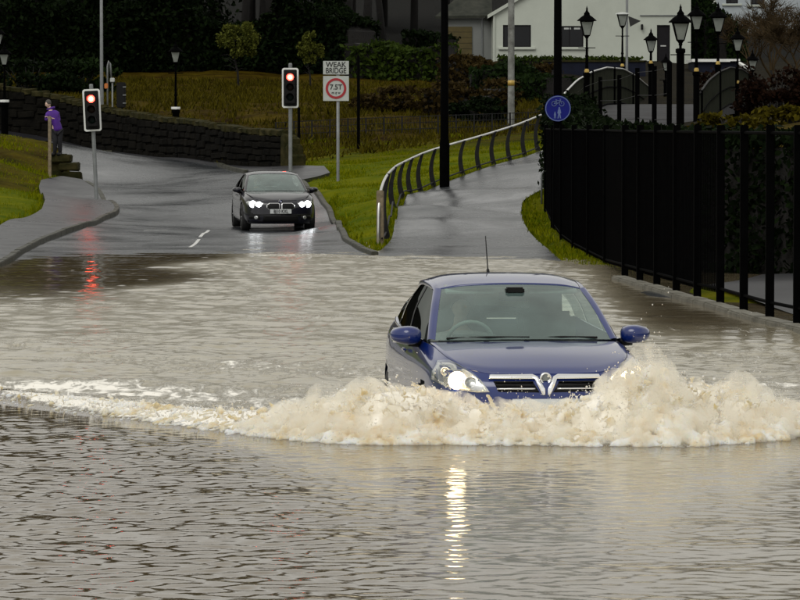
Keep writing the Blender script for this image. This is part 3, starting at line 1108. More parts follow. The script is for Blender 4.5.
def wing_mirror(root, s, x, y, z, w, h, d, paint, cap):
    v, f = [], []
    nu, nv = 14, 18
    for i in range(nu):
        for j in range(nv):
            a = -PI / 2 + PI * i / (nu - 1)
            b = 2 * PI * j / nv
            ca, sa = abs(math.cos(a)) ** .7, math.sin(a)
            px_ = sa * w / 2
            cz = abs(math.cos(b)) ** .75 * (1 if math.cos(b) > 0 else -1)
            cy = abs(math.sin(b)) ** .75 * (1 if math.sin(b) > 0 else -1)
            yy = min(cy * d * .75, d * .28)
            taper = 1 - .22 * (px_ / w + .5)
            v.append((s * (x + px_), y + yy * ca + .10 * max(0, px_ / w), z + (cz * h / 2 * ca) * taper + .01 * px_))
    for i in range(nu - 1):
        for j in range(nv):
            q = (i * nv + j, i * nv + (j + 1) % nv, (i + 1) * nv + (j + 1) % nv, (i + 1) * nv + j)
            f.append(q if s > 0 else tuple(reversed(q)))
    me = mesh_py('wing_mirror', v, f, True)
    o = link('wing_mirror', me, M[paint], root)
    arm = MB().tube([(s * (x - w * .65), y + .05, z - h * .42), (s * (x - w * .1), y + .01, z - h * .36)], [.035, .03], 8)
    arm.build('mirror_arm', M['black_plastic'], o, True)
    g = MB().box((s * x, y + d * .30, z), (w * .82, .006, h * .72))
    g.build('mirror_glass', M['chrome'], o, bevel=.002)


def text_mesh(name, body, size, mat, parent, loc, rot=(PI / 2, 0, 0), extrude=.002, sx=1.0, bold=0.0):
    cu = bpy.data.curves.new(name, 'FONT')
    cu.body = body
    cu.size = size
    cu.align_x = 'CENTER'
    cu.align_y = 'CENTER'
    cu.extrude = extrude
    cu.offset = bold
    tmp = bpy.data.objects.new('tmp', cu)
    COL.objects.link(tmp)
    bpy.context.view_layer.update()
    dg = bpy.context.evaluated_depsgraph_get()
    me = bpy.data.meshes.new_from_object(tmp.evaluated_get(dg))
    bpy.data.objects.remove(tmp)
    bpy.data.curves.remove(cu)
    me.materials.clear()
    o = link(name, me, mat, parent, loc)
    o.rotation_euler = rot
    o.scale = (sx, 1, 1)
    return o


def disc(mb, c, r, y, n=24, depth=.01):
    mb.lathe([(.0005, y - depth), (r * .9, y - depth), (r, y), (r, y + .01)], n, (c[0], 0, c[1]), 'y')
    return mb


# --- band builder: knots give plan position, profile gives the section
def band_from(knots, prof):
    """knots: (x, y, top_x, top_y, top_z, bulge) ; prof: list of (t 0..1, in_fraction)"""
    out = []
    for (x, y, nx, ny, tx, ty, tz, zb) in knots:
        row = []
        for (t, inn) in prof:
            z_ = zb + (tz - zb) * t
            row.append((max(0, x - nx * inn), y - ny * inn, z_))
        # last level sits exactly on the shoulder line
        row[-1] = (tx, ty, tz)
        out.append(row)
    return out


PROF = [(0, .075), (.12, .02), (.30, .0), (.52, .004), (.72, .012), (.88, .035), (1, .07)]

# ---- blue hatchback (local: x across, y from nose to tail, z up from the tyres' contact)
knA = [  # x, y, outward nx, ny, top x,y,z, bottom z
    (0, .00, 0, -1, 0, .10, .765, .19), (.22, .008, .05, -1, .22, .11, .766, .19), (.44, .045, .2, -1, .43, .155, .772, .19),
    (.62, .13, .5, -.85, .60, .26, .80, .19), (.755, .29, .85, -.5, .695, .47, .865, .19), (.82, .50, 1, -.15, .735, .70, .905, .20),
    (.852, .80, 1, 0, .755, .98, .935, .20), (.868, 1.25, 1, 0, .785, 1.30, .955, .20), (.874, 1.8, 1, 0, .812, 1.8, .968, .20),
    (.876, 2.4, 1, 0, .818, 2.4, .985, .20), (.874, 3.0, 1, 0, .812, 3.0, 1.0, .20), (.865, 3.5, 1, 0, .79, 3.5, 1.02, .21),
    (.82, 3.92, .8, .5, .74, 3.85, 1.03, .24), (.66, 4.17, .4, .9, .62, 4.08, 1.02, .26), (.34, 4.24, .1, 1, .34, 4.16, 1.01, .26), (0, 4.25, 0, 1, 0, 4.18, 1.01, .26)]
bandA = band_from(knA, PROF)
bonA = [
    [(0, .095, .768), (.22, .105, .770), (.43, .15, .776), (.595, .255, .803)],
    [(0, .21, .822), (.24, .22, .822), (.46, .28, .828), (.690, .465, .869)],
    [(0, .45, .895), (.25, .46, .893), (.48, .52, .892), (.730, .70, .909)],
    [(0, .75, .948), (.25, .765, .945), (.49, .82, .940), (.750, .98, .939)],
    [(0, 1.00, .975), (.25, 1.02, .972), (.50, 1.09, .966), (.752, 1.24, .957)]]
scrA = [
    [(0, 1.06, .985), (.26, 1.08, .984), (.50, 1.15, .978), (.715, 1.31, .968)],
    [(0, 1.34, 1.135), (.25, 1.36, 1.133), (.475, 1.42, 1.124), (.672, 1.55, 1.105)],
    [(0, 1.63, 1.275), (.24, 1.65, 1.271), (.45, 1.70, 1.260), (.625, 1.80, 1.238)],
    [(0, 1.93, 1.388), (.225, 1.94, 1.384), (.42, 1.975, 1.372), (.578, 2.05, 1.346)]]
roofA = [
    [(0, 1.935, 1.396), (.225, 1.945, 1.392), (.42, 1.98, 1.380), (.585, 2.055, 1.350)],
    [(0, 2.25, 1.443), (.235, 2.26, 1.439), (.44, 2.28, 1.424), (.600, 2.33, 1.384)],
    [(0, 2.65, 1.460), (.24, 2.65, 1.456), (.45, 2.66, 1.440), (.605, 2.68, 1.398)],
    [(0, 3.15, 1.446), (.24, 3.15, 1.442), (.44, 3.15, 1.426), (.595, 3.14, 1.384)],
    [(0, 3.62, 1.400), (.23, 3.61, 1.396), (.42, 3.59, 1.380), (.565, 3.55, 1.335)]]
beltA = dict(bottom=[(.778, 1.42, .972), (.795, 1.8, .982), (.80, 2.4, .998), (.795, 3.0, 1.02), (.76, 3.55, 1.06)],
             top=[(.655, 1.74, 1.17), (.622, 2.08, 1.318), (.632, 2.6, 1.360), (.625, 3.05, 1.345), (.60, 3.45, 1.285)], split=(17, 30))
rearA = dict(glass=[[(0, 3.63, 1.392), (.22, 3.62, 1.388), (.42, 3.60, 1.372), (.56, 3.56, 1.33)], [(0, 3.92, 1.03), (.24, 3.91, 1.03), (.46, 3.87, 1.03), (.63, 3.80, 1.03)]],
             deck=[[(0, 3.93, 1.02), (.24, 3.92, 1.02), (.46, 3.88, 1.02), (.70, 3.80, 1.02)], [(0, 4.18, 1.005), (.24, 4.17, 1.005), (.46, 4.13, 1.01), (.66, 4.05, 1.015)]])

blue = empty('blue_hatchback', CAR['loc'], CAR['yaw'])
tag(blue, 'dark blue hatchback ploughing through the flood with its headlights lit and spray at its nose', 'car')
A = car_body(blue, 'paint_blue', 1.753, 4.25, bonA, bandA, scrA, roofA, beltA, rearA, (.93, 3.54), .315)
for x_, y_ in ((-.745, .93), (.745, .93), (-.745, 3.54), (.745, 3.54)):
    wheel(blue, x_, y_, .315, .205, 1 if x_ > 0 else -1)
bv = A['bvh']
for s in (1, -1):
    mir = s < 0
    HL = [(.815, .705), (.808, .775), (.775, .838), (.70, .842), (.635, .818), (.55, .768), (.485, .712), (.43, .632), (.52, .628), (.62, .640), (.74, .660)]
    house = drape('headlight', HL, bv, M['reflector'], blue, .002, .03, .02, True, mir)
    # lamps inside, then the clear lens over them
    for (lx, lz, r, mt) in ((.665, .715, .062, 'head_lit'), (.575, .705, .040, 'reflector'), (.745, .780, .030, 'reflector')):
        h = bv.ray_cast(Vector((lx, -1, lz)), Vector((0, 1, 0)))
        bowl = MB().lathe([(.001, .0), (r * .5, -.004), (r * .86, -.012), (r, -.02), (r * 1.1, -.02), (r * 1.12, .0)], 24, (0, 0, 0), 'y')
        o = bowl.build('lamp', M[mt], house, True, (s * lx, h[0].y - .006, lz))
    ins = [(.07 * (.63 - x) + x, .04 * (.73 - z_) + z_) for x, z_ in HL]
    drape('lens', ins, bv, M['lens'], house, .03, .03, .025, True, mir)
    # chrome wing of the grille and black slats below it
    GR = [(.405, .700), (.415, .762), (.20, .768), (.085, .766), (.055, .700), (.020, .650), (.020, .612), (.052, .612), (.105, .700)]
    BAR = [(.43, .722), (.42, .752), (.098, .757), (.060, .738), (.010, .652), (.010, .610), (.030, .610), (.086, .722)]
    drape('grille_wing', BAR, bv, M['chrome'], blue, .016, .02, .02, True, mir)
    SL = [(.40, .712), (.100, .708), (.052, .630), (.365, .636)]
    gl = drape('grille', SL, bv, M['black_plastic'], blue, .004, .03, .01, True, mir)
    for k in range(3):
        zz = .652 + k * .024
        drape('slat', [(.375 + k * .006, zz), (.375 + k * .006, zz + .008), (.085 + k * .006, zz + .008), (.085 + k * .006, zz)], bv, M['chrome' if k == 0 else 'dark_steel'], gl, .014, .03, .012, True, mir)
# round badge with a raised beast outline in the V of the grille
h = bv.ray_cast(Vector((0, -1, .735)), Vector((0, 1, 0)))
bd = MB().lathe([(.001, -.004), (.032, -.006), (.037, -.014), (.043, -.014), (.046, .0), (.046, .03)], 28, (0, 0, 0), 'y')
bo = bd.build('badge', M['chrome'], blue, True, (0, h[0].y - .014, .735))
gr = MB().prism([(-.024, -.022), (-.018, -.010), (-.022, .006), (-.010, .028), (.006, .030), (.012, .018), (.004, .012), (.014, .004), (.024, .010), (.020, -.004), (.012, -.012), (.014, -.024), (.004, -.018), (-.012, -.018)], -.013, -.003)
gr.build('emblem', M['grey_steel'], bo)
# lower intake, number plate (both down in the spray)
drape('lower_intake', [(-.42, .30), (.42, .30), (.38, .42), (-.38, .42)], bv, M['black_plastic'], blue, .004, .05, .01)
pl = drape('number_plate', [(-.26, .47), (.26, .47), (.26, .58), (-.26, .58)], bv, M['plate_white'], blue, .016, .05, .012)
for s in (-1, 1):
    wing_mirror(blue, s, .925, 1.42, 1.005, .245, .165, .15, 'paint_blue', True)
    # door shut line and handle
    MB().box((s * .872, 2.05, .86), (.03, .17, .03)).build('door_handle', M['paint_blue'], blue, bevel=.01)
# aerial, wipers, scuttle
MB().tube([(0.0, 3.42, 1.41), (0.0, 3.47, 1.46)], [.018, .012], 8).tube([(0, 3.465, 1.455), (0, 3.62, 1.74)], [.006, .004], 6).build('aerial', M['black_plastic'], blue)
for (x0, x1, y0) in ((-.62, .02, 1.20), (-.02, .58, 1.10)):
    MB().tube([(x0, y0 + (.04 if x0 < -.1 else -.01), .985), ((x0 + x1) / 2, 1.11, 1.000), (x1, 1.09 if x0 < -.1 else 1.20, .998 if x0 < -.1 else .99)], .009, 6).build('wiper', M['black_plastic'], blue)
patch_obj('scuttle', [mirror_cols([(0, .985, .965), (.26, 1.0, .963), (.5, 1.075, .957), (.75, 1.225, .948)]), mirror_cols([(0, 1.10, .975), (.26, 1.12, .973), (.5, 1.20, .966), (.74, 1.36, .955)])], 4, 24, M['black_plastic'], blue)
# cabin
dash = MB().box((0, 1.42, .83), (1.34, .46, .24)).box((0, 1.20, .90), (1.28, .34, .08)).box((-.37, 1.46, .955), (.40, .22, .10))
dash.build('dashboard', M['interior'], blue, bevel=.03)
for x_ in (-.37, .37):
    seat(blue, x_, 1.95, .42)
MB().box((0, 3.25, .72), (1.26, .14, .58), Matrix.Rotation(R(-16), 3, 'X')).box((0, 3.0, .46), (1.26, .5, .14)).build('rear_seat', M['interior'], blue, bevel=.04)
for x_ in (-.36, .36):
    MB().box((x_, 3.36, 1.06), (.26, .09, .15)).build('headrest', M['interior'], blue, bevel=.03)
sw = MB()
ring = [(.185 * math.cos(a), -.185 * math.sin(a) * .42, .185 * math.sin(a) * .9) for a in np.linspace(0, 2 * PI, 25)]
sw.tube(ring, .017, 8, False)
sw.tube([(-.18, 0, 0), (0, .0, -.01), (.18, 0, 0)], .022, 6)
sw.tube([(0, 0, 0), (0, .06, -.15)], .022, 6)
sw.build('steering_wheel', M['interior_pale'], blue, True, (-.37, 1.76, .93))
MB().box((.0, 1.86, 1.295), (.235, .035, .075)).tube([(0, 1.83, 1.36), (0, 1.86, 1.31)], .014, 6).build('rear_view_mirror', M['black_plastic'], blue, bevel=.012)
MB().box((0, 1.80, 1.345), (.15, .10, .05)).build('sensor_pod', M['black_plastic'], blue, bevel=.012)
for x_ in (-.34, .34):
    MB().box((x_, 2.04, 1.345), (.40, .16, .018), Matrix.Rotation(R(22), 3, 'X')).build('sun_visor', M['interior_pale'], blue, bevel=.006)
patch_obj('headlining', [[(x, y, z_ - .035) for x, y, z_ in mirror_cols(r)] for r in roofA], 16, 16, M['interior_pale'], blue)

# ---- dark saloon waiting at the water's edge
ky = 1.16


def sc(rows, fx=1.06, fy=ky, dz=0.0, fz=1.0):
    return [[(x * fx, y * fy, z_ * fz + dz) for x, y, z_ in r] for r in rows]


bandB = sc(bandA, 1.062, 1.155)
bonB = sc([[(x, y, z_ + (.015 if i in (1, 2) and abs(x) > .3 else 0)) for x, y, z_ in r] for i, r in enumerate(bonA)], 1.062, 1.155)
scrB = [[(x * 1.055, y * 1.155 + .12 * k / 3, z_) for x, y, z_ in r] for k, r in enumerate(scrA)]
roofB = [[(x * 1.055, y * 1.155 + (.12 if k == 0 else .06), z_) for x, y, z_ in r] for k, r in enumerate(roofA)]
beltB = dict(bottom=[(x * 1.06, y * 1.155 + .08, z_) for x, y, z_ in beltA['bottom']], top=[(x * 1.055, y * 1.155 + .08, z_) for x, y, z_ in beltA['top']], split=(17, 31))
rearB = dict(glass=sc(rearA['glass'], 1.055, 1.15), deck=sc(rearA['deck'], 1.055, 1.155), dark=False)
gB = gp(282, 232)
BMW_LOC = (-2.95, 99.0, H(-2.95, 101) + .014)
dark = empty('dark_saloon', BMW_LOC, R(6.5))
tag(dark, 'dark navy saloon with lit headlights waiting at the edge of the flood', 'car')
# follow the road's slope so that all four tyres rest on it
hf, hr = H(-2.95 - .11, 100), H(-2.95 - .45, 103)
dark.rotation_euler = (math.atan2(hr - hf, 3.0), 0, R(6.5))
dark.location.z = hf - (hr - hf) / 3.0 * 1.06 + .014
B = car_body(dark, 'paint_navy', 1.86, 4.9, bonB, bandB, scrB, roofB, beltB, rearB, (1.0, 3.97), .335)
for x_, y_ in ((-.80, 1.0), (.80, 1.0), (-.80, 3.97), (.80, 3.97)):
    wheel(dark, x_, y_, .335, .23, 1 if x_ > 0 else -1)
bvB = B['bvh']
for s in (1, -1):
    mir = s < 0
    HL = [(.82, .665), (.83, .72), (.78, .755), (.66, .745), (.50, .725), (.42, .705), (.44, .650), (.55, .618), (.70, .618)]
    house = drape('headlight', HL, bvB, M['reflector'], dark, .002, .03, .02, True, mir)
    for (lx, lz, r) in ((.68, .675, .075), (.535, .672, .060)):
        h = bvB.ray_cast(Vector((lx, -1, lz)), Vector((0, 1, 0)))
        o = MB().lathe([(.001, -.006), (r * .6, -.008), (r, -.02), (r * 1.1, -.02), (r * 1.12, .0)], 20, (0, 0, 0), 'y').build('lamp', M['head_white'], house, True, (s * lx, h[0].y - .008, lz))
    K = [(.035, .535), (.26, .545), (.335, .585), (.33, .655), (.27, .69), (.06, .69), (.035, .67)]
    drape('grille_surround', [((x - .18) * 1.10 + .18, (z_ - .615) * 1.17 + .615) for x, z_ in K], bvB, M['chrome'], dark, .008, .03, .015, True, mir)
    kid = drape('grille', K, bvB, M['black_plastic'], dark, .016, .03, .015, True, mir)
    for k in range(6):
        xx = .075 + k * .042
        drape('slat', [(xx, .56), (xx + .01, .56), (xx + .01, .675), (xx, .675)], bvB, M['dark_steel'], kid, .022, .03, .012, True, mir)
    drape('side_intake', [(.50, .30), (.78, .32), (.76, .40), (.52, .40)], bvB, M['black_plastic'], dark, .004, .04, .01, True, mir)
    o = drape('fog_lamp', [(.60 + .045 * math.cos(a), .345 + .045 * math.sin(a)) for a in np.linspace(0, 2 * PI, 13)[:-1]], bvB, M['reflector'], dark, .010, .03, .01, True, mir)
    wing_mirror(dark, s, .97, 1.66, 1.0, .22, .15, .14, 'paint_navy', True)
    MB().box((s * .925, 2.6, .86), (.03, .19, .03)).build('door_handle', M['paint_navy'], dark, bevel=.01)
drape('lower_intake', [(-.45, .25), (.45, .25), (.42, .40), (-.42, .40)], bvB, M['black_plastic'], dark, .004, .05, .01)
drape('bumper_trim', [(-.78, .415), (.78, .415), (.78, .430), (-.78, .430)], bvB, M['dark_steel'], dark, .008, .04, .01)
npl = drape('number_plate', [(-.26, .445), (.26, .445), (.26, .555), (-.26, .555)], bvB, M['plate_white'], dark, .03, .06, .02, False)
h = bvB.ray_cast(Vector((0, -1, .5)), Vector((0, 1, 0)))
text_mesh('plate_lettering', 'BJ10 KXL', .115, M['sign_black'], npl, (0, h[0].y - .036, .498), sx=.80, bold=.002)
h = bvB.ray_cast(Vector((0, -1, .735)), Vector((0, 1, 0)))
bo = MB().lathe([(.001, -.004), (.030, -.006), (.046, -.006), (.048, .0), (.048, .03)], 24, (0, 0, 0), 'y').build('badge', M['white_paint'], dark, True, (0, h[0].y - .01, .745))
MB().lathe([(.034, -.012), (.047, -.012), (.047, 0)], 24, (0, 0, 0), 'y').build('badge_ring', M['black_plastic'], bo)
qd = MB()
for a0 in (0, PI):
    arc = [(0, 0)] + [(.033 * math.cos(a0 + t), .033 * math.sin(a0 + t)) for t in np.linspace(0, PI / 2, 6)]
    qd.prism(arc, -.010, -.004)
qd.build('badge_quarters', M['sign_blue'], bo)
dash = MB().box((0, 1.72, .84), (1.44, .46, .22)).box((0, 1.42, .90), (1.34, .3, .08))
dash.build('dashboard', M['interior'], dark, bevel=.03)
for x_ in (-.39, .39):
    seat(dark, x_, 2.30, .42)
MB().box((0, 3.75, .74), (1.3, .14, .56), Matrix.Rotation(R(-16), 3, 'X')).build('rear_seat', M['interior'], dark, bevel=.04)
sw = MB().tube(ring, .017, 8, False).tube([(-.18, 0, 0), (0, 0, -.01), (.18, 0, 0)], .022, 6)
sw.build('steering_wheel', M['interior'], dark, True, (-.39, 2.08, .95))
MB().box((0, 2.20, 1.29), (.22, .035, .07)).build('rear_view_mirror', M['black_plastic'], dark, bevel=.012)
patch_obj('scuttle', [mirror_cols([(0, 1.14, .963), (.27, 1.155, .961), (.53, 1.24, .955), (.79, 1.42, .946)]), mirror_cols([(0, 1.30, .974), (.27, 1.31, .972), (.53, 1.40, .965), (.78, 1.60, .955)])], 4, 24, M['black_plastic'], dark)
patch_obj('headlining', [[(x, y, z_ - .035) for x, y, z_ in mirror_cols(r)] for r in roofB], 16, 16, M['interior_pale'], dark)

# ------------------------------------------------------------------ people
def skinned(name, verts, edges, rads, mat, parent, root=0, sub=2):
    me = bpy.data.meshes.new(name)
    me.from_pydata([tuple(v) for v in verts], edges, [])
    o = bpy.data.objects.new('tmp_skin', me)
    COL.objects.link(o)
    sk = o.modifiers.new('skin', 'SKIN')
    sk.use_smooth_shade = True
    sb = o.modifiers.new('sub', 'SUBSURF')
    sb.levels = sub
    sb.render_levels = sub
    layer = me.skin_vertices[0].data
    for i, r in enumerate(rads):
        layer[i].radius = (r, r) if not hasattr(r, '__len__') else r
        layer[i].use_root = (i == root)
    bpy.context.view_layer.update()
    dg = bpy.context.evaluated_depsgraph_get()
    m2 = bpy.data.meshes.new_from_object(o.evaluated_get(dg))
    m2.name = name
    bpy.data.objects.remove(o)
    m2.materials.clear()
    for p in m2.polygons:
        p.use_smooth = True
    return link(name, m2, mat, parent)


def chain(*segs):
    """segs: lists of (co, radius) ; first item of a later list may be an int index to branch from"""
    V, E, Rr = [], [], []
    for sg in segs:
        prev = None
        for it in sg:
            if isinstance(it, int):
                prev = it
                continue
            co, r = it
            V.append(co)
            Rr.append(r)
            if prev is not None:
                E.append((prev, len(V) - 1))
            prev = len(V) - 1
    return V, E, Rr


def head_mesh(name, c, mat, parent, face=(0, -1, 0), h=.235):
    """head with brow, nose, lips, chin and ears, looking along face"""
    nu, nv = 28, 32
    V, F = [], []
    for i in range(nu):
        a = PI * i / (nu - 1)
        for j in range(nv):
            b = 2 * PI * j / nv
            x = .076 * math.sin(a) * math.sin(b)
            y = -.096 * math.sin(a) * math.cos(b)
            z_ = .5 * h * math.cos(a)
            t = z_ / (.5 * h)
            if t < 0:
                x *= 1 + .28 * t
                y = y * (1 + .16 * t) if y < 0 else y * (1 + .45 * t)
            fr_ = max(0, -y / .096)
            def blob(cx, cz, wx, wz, d):
                return d * math.exp(-((x - cx) / wx) ** 2 - ((z_ - cz) / wz) ** 2) * (fr_ > .2)
            y -= blob(0, -.018, .013, .026, .024) + blob(0, -.068, .026, .008, .007) + blob(0, -.10, .024, .016, .008) + blob(0, .026, .05, .012, .006)
            y += blob(.030, .004, .016, .012, .011) + blob(-.030, .004, .016, .012, .011)
            x += (.014 if x > 0 else -.014) * math.exp(-((y - .008) / .014) ** 2 - ((z_ + .004) / .028) ** 2) * (abs(x) > .05)
            V.append((x, y, z_))
    for i in range(nu - 1):
        for j in range(nv):
            F.append((i * nv + j, i * nv + (j + 1) % nv, (i + 1) * nv + (j + 1) % nv, (i + 1) * nv + j))
    q = Vector(face).to_track_quat('-Y', 'Z')
    V = [q @ Vector(v) + Vector(c) for v in V]
    me = mesh_py(name, V, F, True)
    return link(name, me, mat, parent), q


def hand(seg_root, wrist, direction, side, up):
    d = Vector(direction).normalized()
    u = Vector(up).normalized()
    l = d.cross(u).normalized() * side
    w = Vector(wrist)
    segs = []
    for k, (off, ln) in enumerate(((-.030, .062), (-.010, .074), (.011, .070), (.031, .055))):
        b = w + d * .085 + l * off
        segs.append([seg_root, (w + d * .035 + l * off * .6, .017), (b, .011), (b + d * ln * .5 - u * .008, .0095), (b + d * ln * .75 - u * .030, .008)])
    segs.append([seg_root, (w + d * .02 - l * .032, .013), (w + d * .055 - l * .055 - u * .012, .010), (w + d * .085 - l * .050 - u * .030, .008)])
    return segs


def driver(name, car, x, y, z0, label, sleeve, wheel_c):
    loc = car.matrix_basis @ Vector((x, y, z0))
    r = empty(name, loc)
    r.rotation_euler = car.rotation_euler
    tag(r, label, 'person')
    hip = (0, .22, .18)
    V, E, Rr = chain(
        [(hip, .15), ((0, .30, .40), (.17, .11)), ((0, .37, .56), (.18, .10)), ((0, .385, .64), .07), ((0, .37, .70), .055), ((0, .355, .78), .06)],
        [2, ((-.19, .34, .56), .062), ((-.26, .20, .38), .048), ((-.17, -.08, .44), .036)],
        [2, ((.19, .34, .56), .062), ((.27, .20, .38), .048), ((.17, -.08, .46), .036)],
        [0, ((-.12, .05, .17), .085), ((-.16, -.28, .24), .065), ((-.14, -.52, -.02), .05)],
        [0, ((.12, .05, .17), .085), ((.16, -.28, .24), .065), ((.14, -.52, -.02), .05)])
    # hands close round the rim
    for s, wi, wr_ in ((-1, 8, (-.17, -.08, .44)), (1, 11, (.17, -.08, .46))):
        for sg in hand(wi, wr_, (-.1 * s, -.6, .45), s, (0, -.5, -.8)):
            n0 = len(V)
            prev = sg[0]
            for co, rr_ in sg[1:]:
                V.append(tuple(co))
                Rr.append(rr_)
                E.append((prev, len(V) - 1))
                prev = len(V) - 1
    skinned('body', V, E, Rr, M['skin'], r)
    V, E, Rr = chain(
        [((0, .22, .18), .165), ((0, .30, .40), (.19, .13)), ((0, .37, .56), (.195, .115)), ((0, .385, .63), .085)],
        [2, ((-.19, .34, .56), .075), ((-.26, .20, .38), .060), ((-.18, -.05, .435), .046)],
        [2, ((.19, .34, .56), .075), ((.27, .20, .38), .060), ((.18, -.05, .455), .046)])
    skinned('jacket', V, E, Rr, M[sleeve], r)
    hd, q = head_mesh('head', (0, .335, .83), M['skin'], r)
    hair = MB()
    vs, fs = [], []
    for i in range(10):
        for j in range(20):
            a = .62 * PI * i / 9
            b = 2 * PI * j / 20
            front = max(0, math.cos(b))
            aa = a * (1 - .45 * front)
            vs.append((.084 * math.sin(aa) * math.sin(b), .335 + .008 - .104 * math.sin(aa) * math.cos(b), .835 + .126 * math.cos(aa)))
    for i in range(9):
        for j in range(20):
            fs.append((i * 20 + j, i * 20 + (j + 1) % 20, (i + 1) * 20 + (j + 1) % 20, (i + 1) * 20 + j))
    hair.add(vs, fs).build('hair', M['hair'], r, True)
    return r


driver('person', blue, -.37, 2.02, .36, 'person in grey jacket driving the blue hatchback, hands on the steering wheel', 'grey_cloth', None)
driver('person', dark, -.39, 2.38, .38, 'person in dark jacket sitting at the wheel of the dark saloon', 'dark_cloth', None)
# ------------------------------------------------------------------ the person in purple on the stone steps
def on(px, Y):
    """ground point under photo column px at distance Y"""
    x = (px - 400) / FPX * (Y / 1.0)
    return Vector((x, Y, H(x, Y)))


# stone steps / broken wall end beside the pavement
st = on(66, 126)
steps = empty('stone_steps', (st.x, st.y, st.z))
tag(steps, 'low mossy stone blocks stepped up behind the pavement under the person in purple', 'stone steps')
for (px, py, w, hh, dy) in ((72, 181, .62, .30, 0), (69, 171, .62, .26, .35), (61, 162, .66, .24, .6), (59, 171, .5, .55, .75), (57, 180, .5, .3, .5)):
    c = pt(px, py, 126 + dy)
    mb = MB().box((0, 0, 0), (w, .62, hh))
    for k, v in enumerate(mb.v):
        mb.v[k] = tuple(q + random.uniform(-.03, .03) for q in v)
    mb.build('stone_block', M['mossy_stone'], steps, loc=(c.x - st.x, c.y - st.y, c.z + hh / 2 - st.z), bevel=.03)
foot = pt(56, 156, 126.4)
per = empty('person', foot)
tag(per, 'person in purple hooded jacket leaning on a wooden post at the stone steps', 'person')
# pose: weight on the right leg, bent forward to the left, hand on top of the post
V, E, Rr = chain(
    [((.05, 0, .88), .125), ((.00, 0, 1.08), (.15, .11)), ((-.10, 0, 1.30), (.17, .11)), ((-.16, 0, 1.42), .07), ((-.19, 0, 1.50), .055), ((-.22, 0, 1.58), .06)],
    [2, ((-.26, -.10, 1.30), .06), ((-.30, -.16, 1.12), .045), ((-.20, -.18, 1.22), .036)],
    [2, ((.06, .04, 1.32), .06), ((.10, -.02, 1.08), .045), ((-.04, -.14, 1.18), .036)],
    [0, ((-.04, 0, .80), .10), ((-.02, -.05, .46), .065), ((-.04, .02, .09), .045), ((-.08, -.12, .04), .04)],
    [0, ((.13, 0, .80), .10), ((.12, -.02, .46), .065), ((.13, .05, .09), .045), ((.10, -.10, .04), .04)])
for s, wi, wr_ in ((-1, 8, (-.20, -.18, 1.22)), (1, 11, (-.04, -.14, 1.18))):
    for sg in hand(wi, wr_, (-.8, -.2, .2), s, (0, 0, 1)):
        prev = sg[0]
        for co, rr_ in sg[1:]:
            V.append(tuple(co))
            Rr.append(rr_)
            E.append((prev, len(V) - 1))
            prev = len(V) - 1
skinned('body', V, E, Rr, M['skin'], per)
V, E, Rr = chain(
    [((.07, 0, .74), (.19, .17)), ((.05, 0, .90), (.185, .16)), ((.00, 0, 1.08), (.18, .14)), ((-.10, 0, 1.30), (.20, .14)), ((-.165, .03, 1.45), .10)],
    [3, ((-.26, -.10, 1.30), .080), ((-.30, -.16, 1.12), .064), ((-.22, -.175, 1.20), .05)],
    [3, ((.06, .04, 1.32), .080), ((.10, -.02, 1.08), .064), ((-.02, -.13, 1.17), .05)])
skinned('jacket', V, E, Rr, M['purple_cloth'], per)
V, E, Rr = chain(
    [((.05, 0, .86), .14), ((-.04, 0, .78), .115), ((-.02, -.05, .46), .085), ((-.04, .02, .10), .065)],
    [0, ((.13, 0, .78), .115), ((.12, -.02, .46), .085), ((.13, .05, .10), .065)])
skinned('trousers', V, E, Rr, M['dark_cloth'], per)
for (bx, by) in ((-.04, .02), (.13, .05)):
    V, E, Rr = chain([((bx, by + .02, .16), .075), ((bx - .01, by, .065), .078), ((bx - .04, by - .12, .055), .07), ((bx - .06, by - .19, .045), .055)])
    skinned('boot', V, E, Rr, M['black_plastic'], per)
hd, q = head_mesh('head', (-.24, -.02, 1.63), M['skin'], per, (-.75, -.6, -.2))
MB().lathe([(.088, -.01), (.094, .02), (.092, .06), (.07, .11), (.03, .135), (.001, .14)], 20).build('hat', M['pale_cloth'], per, True, (-.235, -.015, 1.645))
vs = [(.10 * math.cos(a) - .16, .10 * math.sin(a) + .06, 1.50 + .03 * math.cos(a)) for a in np.linspace(0, 2 * PI, 14)]
MB().tube(vs, .04, 8, False).build('hood', M['purple_cloth'], per, True)
pb_ = on(50, 125.2)
topz = pt(50, 117, 125.2).z
MB().box((0, 0, (topz - pb_.z) / 2), (.10, .10, topz - pb_.z + .06)).build('wooden_post', M['timber'], None, loc=pb_, bevel=.012)
tag(bpy.context.scene.collection.objects[-1], 'weathered square wooden post held by the person in purple', 'post')

